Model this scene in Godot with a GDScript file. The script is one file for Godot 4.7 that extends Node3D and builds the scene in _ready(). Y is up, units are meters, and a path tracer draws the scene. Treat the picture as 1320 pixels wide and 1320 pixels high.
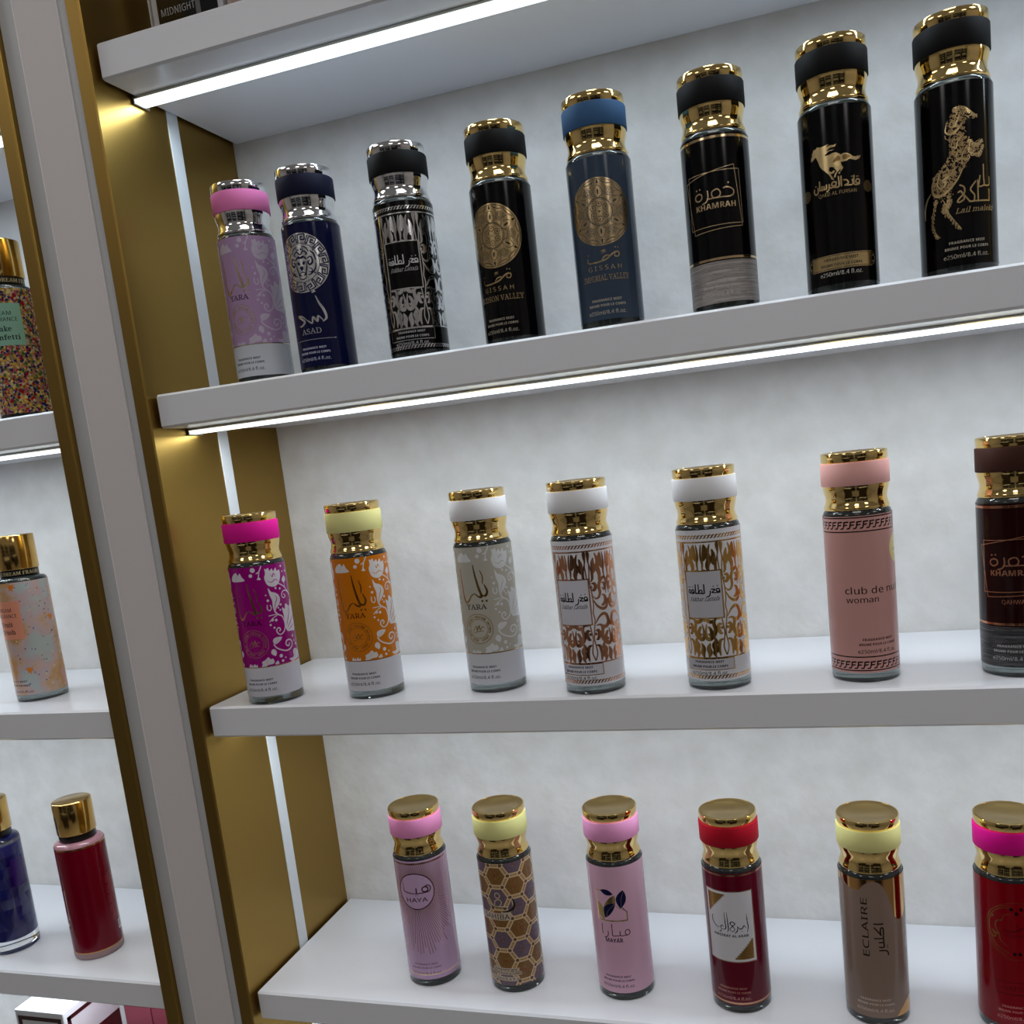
extends Node3D

# World: x along the shelves to the right, y up, z out of the wall towards the shopper; metres.
# Back wall face z = 0, shelf front edge z = 0.1986, gold panel front edge z = 0.2078.

const CAM_AT := Vector3(0.5851, 0.20551, 0.92853)
const SHELF_Y := [0.6036, 0.3, 0.0, -0.3025, -0.605]
const SHELF_T := 0.0309
const DEPTH := 0.1986
const PANEL_Z := 0.2078
const BAY_R := [-0.003, 1.262]
const BAY_L := [-1.376, -0.111]
const FLOOR_Y := -1.28
const CEIL_Y := 1.45

const BODY_R := 26.53
const CIRC := 166.7
const LAB_TOP := 132.9
const LAB_BOT := 8.0

var M := {}
var used := {}
var fonts := {}
var font_base := {}
var parts := {}


# ------------------------------------------------------------------ helpers
func numbered(called: String) -> String:
	if not used.has(called):
		used[called] = 0
		return called
	used[called] += 1
	return "%s_%03d" % [called, used[called]]


func thing(called: String, label: String, category: String, at := Vector3.ZERO, group := "") -> Node3D:
	var o := Node3D.new()
	o.name = numbered(called)
	add_child(o)
	o.position = at
	tag(o, label, category, group)
	return o


func tag(o: Node3D, label: String, category: String, group := "") -> void:
	o.set_meta("label", label)
	o.set_meta("category", category)
	if group:
		o.set_meta("group", group)


func obj(called: String, mesh: Mesh, m: Material, parent: Node3D = null, at := Vector3.ZERO) -> MeshInstance3D:
	var o := MeshInstance3D.new()
	o.mesh = mesh
	o.material_override = m
	o.cast_shadow = GeometryInstance3D.SHADOW_CASTING_SETTING_ON
	if parent == null:
		o.name = numbered(called)
		add_child(o)
	else:
		o.name = called
		parent.add_child(o, true)
	o.position = at
	return o


func struct(called: String, mesh: Mesh, m: Material, at := Vector3.ZERO, label := "") -> MeshInstance3D:
	var o := obj(called, mesh, m, null, at)
	o.set_meta("kind", "structure")
	if label:
		o.set_meta("label", label)
	return o


func quad(st: SurfaceTool, a: Vector3, b: Vector3, c: Vector3, d: Vector3) -> void:
	# a b c d run counter-clockwise seen from outside; emitted clockwise
	var n := (b - a).cross(c - a).normalized()
	for v in [a, c, b, a, d, c]:
		st.set_normal(n)
		st.add_vertex(v)


func bevel_box(size: Vector3, b: float) -> ArrayMesh:
	var st := SurfaceTool.new()
	st.begin(Mesh.PRIMITIVE_TRIANGLES)
	var h := size / 2.0
	var i := h - Vector3(b, b, b)
	for ax in 3:
		for sg in [-1.0, 1.0]:
			var u := (ax + 1) % 3
			var w := (ax + 2) % 3
			var c := []
			for q in [[-1, -1], [1, -1], [1, 1], [-1, 1]]:
				var p := Vector3.ZERO
				p[ax] = sg * h[ax]
				p[u] = q[0] * i[u]
				p[w] = q[1] * i[w]
				c.append(p)
			if sg > 0:
				quad(st, c[0], c[1], c[2], c[3])
			else:
				quad(st, c[3], c[2], c[1], c[0])
	if b > 0.0:
		for ax in 3:
			var u := (ax + 1) % 3
			var w := (ax + 2) % 3
			for q in [[1, 1], [-1, 1], [-1, -1], [1, -1]]:
				var p := []
				for e in [-1.0, 1.0]:
					var v1 := Vector3.ZERO
					v1[ax] = e * i[ax]
					v1[u] = q[0] * h[u]
					v1[w] = q[1] * i[w]
					var v2 := Vector3.ZERO
					v2[ax] = e * i[ax]
					v2[u] = q[0] * i[u]
					v2[w] = q[1] * h[w]
					p.append(v1)
					p.append(v2)
				var n := Vector3.ZERO
				n[u] = q[0]
				n[w] = q[1]
				if (p[1] - p[0]).cross(p[2] - p[0]).dot(n) > 0:
					quad(st, p[0], p[1], p[3], p[2])
				else:
					quad(st, p[0], p[2], p[3], p[1])
		for sx in [-1.0, 1.0]:
			for sy in [-1.0, 1.0]:
				for sz in [-1.0, 1.0]:
					var n := Vector3(sx, sy, sz).normalized()
					var a := Vector3(sx * h.x, sy * i.y, sz * i.z)
					var bb := Vector3(sx * i.x, sy * h.y, sz * i.z)
					var c := Vector3(sx * i.x, sy * i.y, sz * h.z)
					var order := [a, c, bb] if (bb - a).cross(c - a).dot(n) > 0 else [a, bb, c]
					for v in order:
						st.set_normal(n)
						st.add_vertex(v)
	return st.commit()


func box_at(called: String, lo: Vector3, hi: Vector3, b: float, m: Material, parent: Node3D = null) -> MeshInstance3D:
	return obj(called, bevel_box(hi - lo, b), m, parent, (lo + hi) / 2.0)


# profile: [radius, height] in millimetres from bottom to top along the outside; rotation about y; uv over the whole turn
func lathe(profile: Array, seg := 64, a0 := -PI, a1 := PI, uv_top := 0.0, uv_bot := 1.0) -> ArrayMesh:
	var st := SurfaceTool.new()
	st.begin(Mesh.PRIMITIVE_TRIANGLES)
	var n := profile.size()
	var seg_n := []
	for k in n - 1:
		var d := Vector2(profile[k + 1][0] - profile[k][0], profile[k + 1][1] - profile[k][1])
		seg_n.append(Vector2(d.y, -d.x).normalized())
	var hmin: float = profile[0][1]
	var hmax: float = profile[n - 1][1]
	for k in n - 1:
		var here: Vector2 = seg_n[k]
		var na := here
		var nb := here
		if k > 0 and here.dot(seg_n[k - 1]) > 0.75:
			na = (here + seg_n[k - 1]).normalized()
		if k < n - 2 and here.dot(seg_n[k + 1]) > 0.75:
			nb = (here + seg_n[k + 1]).normalized()
		for j in seg:
			var t0 := lerpf(a0, a1, float(j) / seg)
			var t1 := lerpf(a0, a1, float(j + 1) / seg)
			var c := []
			for e in [[k, t0, na, j], [k, t1, na, j + 1], [k + 1, t1, nb, j + 1], [k + 1, t0, nb, j]]:
				var r: float = profile[e[0]][0] * 0.001
				var y: float = profile[e[0]][1] * 0.001
				var s: float = sin(e[1])
				var q: float = cos(e[1])
				var v: float = 0.0 if hmax == hmin else (profile[e[0]][1] - hmin) / (hmax - hmin)
				c.append([Vector3(r * s, y, r * q), Vector3(e[2].x * s, e[2].y, e[2].x * q), Vector2(float(e[3]) / seg, lerpf(uv_bot, uv_top, v))])
			for i in [0, 2, 1, 0, 3, 2]:
				st.set_normal(c[i][1])
				st.set_uv(c[i][2])
				st.add_vertex(c[i][0])
	return st.commit()


# ------------------------------------------------------------------ print canvas (millimetres, s to the right of the print's middle, h up)
class Canvas:
	var img: Image
	var orm: Image
	var w: int
	var hh: int
	var k := 12.3
	var top := 132.9
	var col := Color.WHITE
	var oc := Color.WHITE

	func _init(width_mm: float, top_mm: float, bottom_mm: float, px_per_mm: float, foil := true) -> void:
		k = px_per_mm
		top = top_mm
		w = int(round(width_mm * k))
		hh = int(round((top_mm - bottom_mm) * k))
		img = Image.create(w, hh, false, Image.FORMAT_RGB8)
		if foil:
			orm = Image.create(w, hh, false, Image.FORMAT_RGB8)

	func paint(c: Color, metal := 0.0, rough := 0.16) -> void:
		col = c
		oc = Color(1, rough, metal)

	func fill() -> void:
		img.fill(col)
		if orm:
			orm.fill(oc)

	func span(y: int, x0: float, x1: float) -> void:
		if y < 0 or y >= hh:
			return
		var a := maxi(0, int(round(x0)))
		var b := mini(w, int(round(x1)))
		if b <= a:
			return
		var r := Rect2i(a, y, b - a, 1)
		img.fill_rect(r, col)
		if orm:
			orm.fill_rect(r, oc)

	func rect(s0: float, h0: float, s1: float, h1: float) -> void:
		var x0 := maxi(0, int(round(minf(s0, s1) * k + w / 2.0)))
		var x1 := mini(w, int(round(maxf(s0, s1) * k + w / 2.0)))
		var y0 := maxi(0, int(round((top - maxf(h0, h1)) * k)))
		var y1 := mini(hh, int(round((top - minf(h0, h1)) * k)))
		if x1 <= x0 or y1 <= y0:
			return
		var r := Rect2i(x0, y0, x1 - x0, y1 - y0)
		img.fill_rect(r, col)
		if orm:
			orm.fill_rect(r, oc)

	func to_px(p: Vector2) -> Vector2:
		return Vector2(p.x * k + w / 2.0, (top - p.y) * k)

	func poly(pts: PackedVector2Array) -> void:
		var q := PackedVector2Array()
		var lo := 1e9
		var hi := -1e9
		for p in pts:
			var v := to_px(p)
			q.append(v)
			lo = minf(lo, v.y)
			hi = maxf(hi, v.y)
		var n := q.size()
		for y in range(maxi(0, int(floor(lo))), mini(hh, int(ceil(hi)) + 1)):
			var yc := y + 0.5
			var xs := []
			for i in n:
				var a := q[i]
				var b := q[(i + 1) % n]
				if (a.y <= yc) != (b.y <= yc):
					xs.append(a.x + (yc - a.y) / (b.y - a.y) * (b.x - a.x))
			xs.sort()
			for i in range(0, xs.size() - 1, 2):
				span(y, xs[i], xs[i + 1])

	func flat(a: Array) -> PackedVector2Array:
		var q := PackedVector2Array()
		for i in range(0, a.size(), 2):
			q.append(Vector2(a[i], a[i + 1]))
		return q

	func shape(a: Array, smooth := true) -> void:
		poly(curve(flat(a), true) if smooth else flat(a))

	func disc(s: float, h: float, r: float) -> void:
		var c := to_px(Vector2(s, h))
		var rr := r * k
		for y in range(int(floor(c.y - rr)), int(ceil(c.y + rr)) + 1):
			var d := y + 0.5 - c.y
			var t := rr * rr - d * d
			if t > 0.0:
				span(y, c.x - sqrt(t), c.x + sqrt(t))

	func curve(p: PackedVector2Array, closed := false, steps := 6) -> PackedVector2Array:
		var n := p.size()
		if n < 3:
			return p
		var q := PackedVector2Array()
		for i in (n if closed else n - 1):
			var p0 := p[(i - 1 + n) % n] if closed or i > 0 else p[0]
			var p1 := p[i]
			var p2 := p[(i + 1) % n]
			var p3 := p[(i + 2) % n] if closed or i + 2 < n else p[n - 1]
			for j in steps:
				q.append(p1.cubic_interpolate(p2, p0, p3, float(j) / steps))
		if not closed:
			q.append(p[n - 1])
		return q

	# w0 at the ends, w1 in the middle (a pen stroke that swells)
	func pen(pts: PackedVector2Array, w0: float, w1 := -1.0, smooth := true, closed := false) -> void:
		var q := curve(pts, closed) if smooth else pts
		if closed:
			q.append(q[0])
		var n := q.size()
		for i in n:
			var t := float(i) / maxi(1, n - 1)
			var wd := w0 if w1 < 0.0 else lerpf(w0, w1, sin(t * PI))
			disc(q[i].x, q[i].y, wd / 2.0)
			if i + 1 < n:
				var d := q[i + 1] - q[i]
				if d.length() > 0.01:
					var o := d.orthogonal().normalized() * wd / 2.0
					poly(PackedVector2Array([q[i] + o, q[i + 1] + o, q[i + 1] - o, q[i] - o]))

	func stroke(a: Array, w0: float, w1 := -1.0, smooth := true) -> void:
		pen(flat(a), w0, w1, smooth)

	func circle_points(s: float, h: float, r: float, n := 48, ry := -1.0) -> PackedVector2Array:
		var q := PackedVector2Array()
		for i in n:
			var t := TAU * i / n
			q.append(Vector2(s + r * cos(t), h + (r if ry < 0 else ry) * sin(t)))
		return q

	func ring(s: float, h: float, r: float, wd: float) -> void:
		pen(circle_points(s, h, r, maxi(16, int(r * 6))), wd, -1.0, false, true)

	# strokes: [w0, w1, [x, y, ...]] offset to (s, h), scaled
	func word(strokes: Array, s: float, h: float, f := 1.0, fw := 1.0, turn := 0.0) -> void:
		for e in strokes:
			var q := PackedVector2Array()
			var a: Array = e[2]
			for i in range(0, a.size(), 2):
				q.append(Vector2(a[i], a[i + 1]).rotated(turn) * f + Vector2(s, h))
			if q.size() == 1:
				disc(q[0].x, q[0].y, e[0] * f / 2.0)
			else:
				pen(q, e[0] * f * fw, e[1] * f * fw if e[1] > 0 else -1.0)

	func done(label_px: Vector2i) -> Array:
		img.resize(label_px.x, label_px.y, Image.INTERPOLATE_BILINEAR)
		var out := [ImageTexture.create_from_image(img), null]
		if orm:
			orm.resize(label_px.x, label_px.y, Image.INTERPOLATE_BILINEAR)
			orm.resize(label_px.x / 2, label_px.y / 2, Image.INTERPOLATE_BILINEAR)
			out[1] = ImageTexture.create_from_image(orm)
		return out


func font(key: String) -> SystemFont:
	if not fonts.has(key):
		var f := SystemFont.new()
		var bold := key.ends_with("b")
		f.font_names = PackedStringArray([{"s": "Droid Sans", "r": "Droid Serif", "m": "Droid Sans Mono"}[key[0]]])
		f.font_weight = 700 if bold else 400
		f.allow_system_fallback = false
		fonts[key] = f
		font_base[key] = span_of("H", key)
	return fonts[key]


func glyphs(t: String, key: String) -> Array:
	var m := TextMesh.new()
	m.font = fonts[key]
	m.text = t
	m.font_size = 48
	m.pixel_size = 0.1
	m.depth = 0.0
	m.curve_step = 3.0
	return m.get_mesh_arrays()


func span_of(t: String, key: String) -> Vector4:
	var v: PackedVector3Array = glyphs(t, key)[Mesh.ARRAY_VERTEX]
	var r := Vector4(1e9, 1e9, -1e9, -1e9)
	for p in v:
		r = Vector4(minf(r.x, p.x), minf(r.y, p.y), maxf(r.z, p.x), maxf(r.w, p.y))
	return r


# capital height cap, width fitted to wide (0 keeps the font's own), middle of the line at s, baseline at h
func lettering(c: Canvas, t: String, s: float, h: float, cap: float, wide := 0.0, key := "s", slant := 0.0, turn := 0.0) -> void:
	font(key)
	var a := glyphs(t, key)
	var v: PackedVector3Array = a[Mesh.ARRAY_VERTEX]
	var idx: PackedInt32Array = a[Mesh.ARRAY_INDEX] if a[Mesh.ARRAY_INDEX] != null else PackedInt32Array(range(v.size()))
	var fb: Vector4 = font_base[key]
	var fy := cap / (fb.w - fb.y)
	var lo := 1e9
	var hi := -1e9
	for p in v:
		lo = minf(lo, p.x)
		hi = maxf(hi, p.x)
	var fx := fy if wide <= 0.0 else wide / maxf(1e-6, hi - lo)
	var mid := (lo + hi) / 2.0
	var q := PackedVector2Array()
	for p in v:
		var y := (p.y - fb.y) * fy
		q.append(Vector2((p.x - mid) * fx + y * slant, y).rotated(turn) + Vector2(s, h))
	for i in range(0, idx.size(), 3):
		c.poly(PackedVector2Array([q[idx[i]], q[idx[i + 1]], q[idx[i + 2]]]))


func arc_lettering(c: Canvas, t: String, s: float, h: float, r: float, cap: float, start: float, step: float, key := "sb") -> void:
	for i in t.length():
		if t[i] == " ":
			continue
		var ang := start - step * i
		lettering(c, t[i], s + r * cos(ang), h + r * sin(ang), cap, 0.0, key, 0.0, ang - PI / 2)


# ------------------------------------------------------------------ print designs
const GOLD := Color(0.86, 0.76, 0.56)
const ROSE := Color(0.78, 0.56, 0.43)
const SILVER := Color(0.86, 0.86, 0.87)

const AR_KHAMRAH := [
	[1.0, -1, [-13, 2.6, -15.6, 1.4, -15.9, -1.4, -13.2, -2.8, -10.4, -1.2, -10.6, 1.6, -13, 2.6]], [1.3, -1, [-14.6, 5.4]], [1.3, -1, [-11.6, 5.6]],
	[1.0, -1, [-5.4, 3.2, -5.2, -1, -6.8, -4.4, -10, -5.6]],
	[1.0, -1, [7, 3.6, 10, 4.1, 14.3, 2.2, 14.9, -0.8, 12, -2.8, 6, -2.8, 0, -2.8, -5.2, -2.8]],
	[1.0, -1, [1, 3.4, -2, 1.8, -2, -1.4, 0, -2.8, 3.4, -2, 4.4, 0.6, 3, 3, 1, 3.4]], [1.4, -1, [11, 7.2]],
]
const AR_YARA := [
	[0.5, 1.3, [-13.5, 30, -13, 16, -12, 4, -9.5, -0.5, -6, 2, -3, 6, 0.5, 7.5]], [0.6, 1.7, [1.5, 33, 2.5, 24, 4.5, 13, 6.5, 5, 4, 4.5, 0.5, 7.5]],
	[0.4, 0.9, [7.5, 28, 9.2, 22, 8.6, 16]], [0.6, 1.6, [10, 15, 12, 9, 10, 5, 6.8, 6]], [1.9, -1, [6.8, 0.6]], [1.9, -1, [10.6, 0.4]],
]
const AR_FAKHAR := [
	[0.8, -1, [13.6, 0, 13.4, 2.6, 11.6, 3.2, 10.8, 1.6, 12, 0.8, 13.6, 1.2]], [0.8, -1, [13.6, 0, 10, 0, 7.4, 0.4, 9.8, 2.6, 7, 3]], [0.9, -1, [12, 5.6]], [0.9, -1, [8.6, 5.2]],
	[0.8, -1, [6, 1.6, 5.8, -0.8, 4.8, -2.6, 3.2, -3]], [0.9, -1, [1, 7, 1, 3, 1, 0, -2, 0, -6.4, 0]],
	[0.8, -1, [-3.8, 7, -3.8, 0]], [0.8, -1, [-3.8, 0.4, -2.2, 2.6, -0.6, 1.8, -1.2, 0]], [0.9, -1, [-6.4, 7, -6.4, 0]],
	[0.8, -1, [-7.8, 0, -8, 2.6, -9.6, 2.8, -9.8, 1, -8, 0.9]], [0.8, -1, [-7.8, 0, -11, 0, -11.2, 2.4, -12.6, 2.8, -13.2, 0.8, -11.4, 0.2]],
	[0.9, -1, [-9, 5.2]], [0.8, -1, [-11.6, 5.2]], [0.8, -1, [-13, 5.2]],
]
const AR_GISSAH := [
	[0.4, 1.3, [-13, 3.2, -13.4, 0.8, -11, -0.6, -4, -0.4, 2, 1, 6, 3.8, 9.5, 5.6, 12, 5, 11.4, 2.4, 8.6, 2.6, 9.2, 5]],
	[0.4, 1.0, [-2, -0.2, 0.2, 2.8, 3.6, 3.6, 4.6, 2]], [1.0, -1, [9.4, 9]], [1.0, -1, [11.4, 8.8]], [0.9, -1, [-12.4, 5.6]],
	[0.3, 0.7, [-1.6, 7.6, -0.8, 6.6, 0, 7.8, 0.8, 6.8, 1.6, 8.2]], [0.3, 0.6, [-1.6, 5.4, 1.8, 6.4]],
]
const AR_ASAD := [
	[0.6, 2.4, [6.5, 14, 9, 7.5, 12, 2, 13.4, -4.5, 10, -7.6]], [0.8, 1.9, [10.4, -6.6, 6.6, -2.8, 5.4, -6.8, 2, -3.4, 0.4, -8, -4, -5.2]],
	[0.6, 2.1, [-4, -5.2, -8.6, -1.6, -13, -1, -10, -3.2, -6.6, -6.4, -11, -9.4, -13.6, -8.8]], [0.5, 1.1, [4, 19, 6, 18.2, 4.2, 17, 7.2, 17.8]],
]
const AR_QAED := [
	[1.1, -1, [16, 0, 16.2, 2.8, 14.2, 3.4, 13.2, 1.6, 14.6, 0.6, 16, 0.9]], [1.1, -1, [16, 0, 12, 0, 12, 6]], [0.9, -1, [15.2, 5.4]], [0.9, -1, [14, 5.4]],
	[1.1, -1, [10.6, 3.4, 10.6, 0, 5, 0]], [0.9, -1, [10.4, 5.6]], [1.1, -1, [5, 0, 7.6, 1.4, 6.6, 3.4, 4.6, 3.8]],
	[1.1, -1, [2.6, 6.6, 2.6, 0]], [1.1, -1, [0.8, 6.6, 0.8, 0, -3, 0]], [1.1, -1, [-1.6, 0.4, -1, 3, -3, 3.6, -4.2, 2, -3, 0.8, -1.6, 1]], [1.0, -1, [-2.8, 5.6]],
	[1.1, -1, [-3, 0, -5.4, 0, -6, 2.4]], [1.1, -1, [-6, 2, -6.4, -1.2, -7.8, -2]], [1.1, -1, [-8, 2.6, -8.2, 0, -9.8, 0, -9.8, 2, -9.8, 0, -11.4, 0, -11.4, 2.4, -11.6, 0, -13.2, 0]],
	[1.1, -1, [-13.2, 6, -13.2, 0]], [1.1, -1, [-14.6, 2, -14.8, -1.2, -16.6, -2.2, -18, -0.6, -17.8, 1.6]], [1.0, -1, [-16.4, 3.6]],
]
const AR_MAYAR := [
	[0.8, -1, [13.6, -2, 15, 0.4, 13.6, 2.8, 11.2, 2.4, 10.4, 0, 11.6, -2, 13.6, -2]], [0.8, -1, [13, -2.2, 9, -2.4, 6, -2.2, 5.6, 0, 5.6, 2]], [0.8, -1, [5.8, -2.2, 2, -2.4, -1.4, -2.4, -1.6, 2, -1.6, 9]],
	[0.8, -1, [-5.8, 1.6, -5.8, -1.4, -7.2, -4, -9.6, -4.8]], [0.8, -1, [-11.6, 8, -11.8, 2, -11.6, -1.6]], [0.9, -1, [3.4, -5]], [0.9, -1, [5.4, -5]],
]
const AR_HAYA := [
	[1.2, -1, [9, 5, 6.4, 3.6, 6.4, 0.8, 9, -0.4, 11.6, 1, 11.4, 3.8, 9, 5]], [1.0, -1, [9, 5, 11.4, 6, 14, 4.6, 14.4, 1.6, 12.4, -0.6, 9, -1, 4, -1.4, 0, -1.6]],
	[0.5, 1.1, [0, -1.6, -5, -1.4, -9, -0.8, -13.6, 0.4, -14, 4, -14.4, 11]], [1.1, -1, [0.2, 3.8, 0.2, 0.6, 0, -1.6]], [0.8, -1, [-1, -3.6]], [0.8, -1, [0.8, -3.6]],
]
const AR_AMEERA := [
	[0.3, 0.9, [15.6, 12, 16, 4, 16.6, -1, 15.2, -6]], [0.4, 0.8, [15.4, 6.6, 16.8, 7.4]], [0.3, 0.9, [14.4, -1.6, 12.6, 1, 11, -1.4, 8.6, -2, 6.6, 0.8]], [0.3, 0.9, [6.6, 0.8, 6.2, -4, 3.4, -6]],
	[0.3, 0.9, [2.6, -4.6, -0.4, -3, 1.8, 0.6, 4.4, 3, 2, 5, 0, 3.4, 2.4, 0.4, 4, -2.6, 1.2, -5]], [0.6, -1, [9.6, -4.4]], [0.6, -1, [11.2, -4.4]],
	[0.3, 0.9, [-2.6, 14, -2.2, 5, -1.8, -2, -3, -5.4]], [0.3, 0.9, [-4.8, 14, -4.6, 5, -4.4, -1.8, -7, -3.4]], [0.3, 0.8, [-7, -3.4, -9.6, -1.6, -7.4, 0.6, -6.4, -1]], [0.3, 0.8, [-8.6, -2.6, -9.4, -5.6, -11.4, -6]],
	[0.3, 1.0, [-10.6, -2, -14, -1.6, -17.6, 2, -18.4, 7, -17.6, 8.6]], [0.6, -1, [-13.6, -4.4]],
]
const AR_ECLAIRE := [
	[1.2, -1, [14.4, 6, 14.4, -1]], [1.1, -1, [11, 6, 5, 1.2, 5, 1.2, 10.2, 1, 10.2, -1, 1, -1, -2, -1]], [1.1, -1, [1.4, 6, 1.4, -1]],
	[1.1, -1, [-2, -1, -6.4, -1, -6.4, 2.6]], [1.1, -1, [-2.2, 2.6, -2.2, -1]], [1.1, -1, [-9.4, 2.6, -9.6, -2, -11, -4, -13.6, -4.4]], [0.9, -1, [-5.2, -4]], [0.9, -1, [-7, -4]],
]

# flowers and leaves of the damask sleeve; width 0 fills the outline
const FLORAL := [
	[0, [20, 129.5, 21.4, 128.8, 23.6, 129.9, 24.7, 127, 27.3, 128.8, 28.5, 126.1, 31.5, 129.1, 32.6, 125.7, 35.9, 126.4, 36.2, 121.3, 34.4, 116.4, 31.7, 113.3, 27.7, 111.5, 23.9, 112, 21, 113.7, 19.5, 116.5, 18.7, 121.2, 20.1, 125]],
	[1.0, [32.4, 113.7, 38.4, 110.1, 43.3, 105.7, 47.6, 100.6]],
	[0.8, [40.2, 116.5, 40.6, 112.3, 40.7, 108.2]],
	[0, [41.9, 119.8, 44.1, 115.9, 40.2, 113.2, 37.6, 116.4]],
	[0.9, [46, 102.8, 41, 105.5, 36.4, 105.3, 34.1, 102.1, 35.7, 99.2, 39, 100.2, 37.3, 102.6]],
	[0, [20.6, 111.2, 23.1, 107.2, 27.2, 105.5, 30.3, 102.8, 31.4, 98.5, 29.2, 93.8, 25.7, 90.4, 24, 86.6, 22.9, 89.9, 22.6, 94.1, 22.8, 98.6, 21.1, 104.5]],
	[1.2, [24.2, 87.6, 27, 84.5, 30.8, 82.2, 32.5, 77.7, 32.8, 72.4, 30.6, 67.7, 26.5, 65.3, 23.5, 67.2, 23, 70.4, 25.4, 72, 26.8, 70.1, 25.8, 68.8]],
	[0, [48.1, 96.2, 43.8, 90, 37.5, 93.2, 35.6, 88.4, 32.1, 90.2, 32.9, 82.8, 33, 76.5, 33.1, 70.3, 35.2, 66.7, 41.3, 65.9, 47.9, 65.2, 50.3, 70.2, 52.3, 73.5, 50.3, 78.5, 53.3, 83.9, 50.3, 88.3]],
	[0.9, [17.6, 95, 17.3, 91.5, 19.3, 89.6, 21, 91.8, 20.4, 94.5]],
	[0.8, [17.6, 84.8, 21.6, 85, 25.4, 85.3]],
	[0.8, [17.7, 79.1, 21.2, 82.1, 25.8, 84.2]],
	[1.3, [18.3, 56.9, 20.3, 53.4, 25.1, 50.3, 30.8, 48.7, 36.1, 50.3, 38.9, 54.4, 36.4, 58.1, 31.9, 58.1, 30.4, 54.8, 32.9, 52.6, 34.8, 54.8]],
	[0, [27, 62.8, 25, 59.6, 20.3, 57, 18, 58.5, 18.1, 61.6, 21, 63.3]],
	[0, [15.6, 52.2, 18.1, 52.3, 19.7, 49.4, 18.4, 46, 15.9, 47.2, 14.5, 49.3]],
	[0, [4.6, 41.5, 8.4, 43.6, 11.2, 45.8, 13.3, 43.4, 14.9, 44.1, 16.4, 41.2, 15.1, 38.9, 11.1, 38.5, 7, 37.6]],
	[0, [16.5, 38.1, 19.4, 41.1, 20.4, 37.8]],
	[0, [31.8, 40.3, 38, 40.9, 38.7, 47, 43.4, 48.1, 50.7, 44, 49.8, 38.7, 41.9, 37.8, 35.2, 37.3]],
	[1.0, [12.2, 126.2, 14.8, 127.8, 17.3, 132.5]],
	[1.0, [14.8, 127.8, 13.4, 121.5]],
	[0, [11.8, 120.4, 15.4, 119.9, 14, 122.4]],
	[0, [-15.7, 120.5, -14.4, 125.3, -8.6, 128.6, -6.3, 125.8, -4, 128, -2.1, 124.1, 0.4, 120.7, -6.6, 119.9]],
	[0, [52, 122, 58, 130, 66, 126, 64, 118, 57, 113]], [1.1, [57, 114, 60, 104, 70, 98, 72, 88, 64, 86, 62, 92]], [0, [58, 78, 64, 70, 74, 74, 76, 60, 66, 52, 58, 60]],
]
const FLORAL_DOTS := [9.1, 129.6, 2.3, 6.6, 124.6, 1.7, 28.3, 109.9, 1.1, 33.1, 108.7, 1.0, 31, 93.5, 1.2, 28.1, 90.8, 0.8, 29.8, 88.5, 0.9, 18.8, 99.3, 1.2, 20.4, 80.4, 1.3, 23.9, 79.7, 1.3, 18, 76, 1.0, 21.1, 72.8, 1.0, 41.4, 60.9, 1.15, 43, 55.8, 0.8, 23.4, 45, 1.7, 27.8, 42.4, 0.8, 24.5, 40, 1.25, 38.8, 129.5, 1.15, 40.1, 124.2, 0.8, 17.6, 104.6, 0.7, 46, 52, 1.3, 50, 56, 1.0, 46, 124, 1.2]
# veins cut into the leaves and flowers in the ground colour
const FLORAL_VEINS := [[0.6, [25, 124, 26.6, 121, 28.4, 124, 30, 121]], [0.5, [21, 118, 25, 116, 29, 118, 33, 116]], [0.5, [24, 89, 25.5, 95, 28, 100, 27, 103]], [0.7, [35, 72, 39, 80, 44, 88]], [0.7, [36, 70, 42, 75, 48, 80]], [0.6, [37, 68, 43, 70, 48, 72]], [0.6, [39, 84, 44, 92, 46, 94]], [0.5, [20, 58.5, 24, 61.5]], [0.5, [9, 40, 11, 43]], [0.5, [40, 40, 43, 46]], [0.5, [-10, 122, -8, 125]]]

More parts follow.
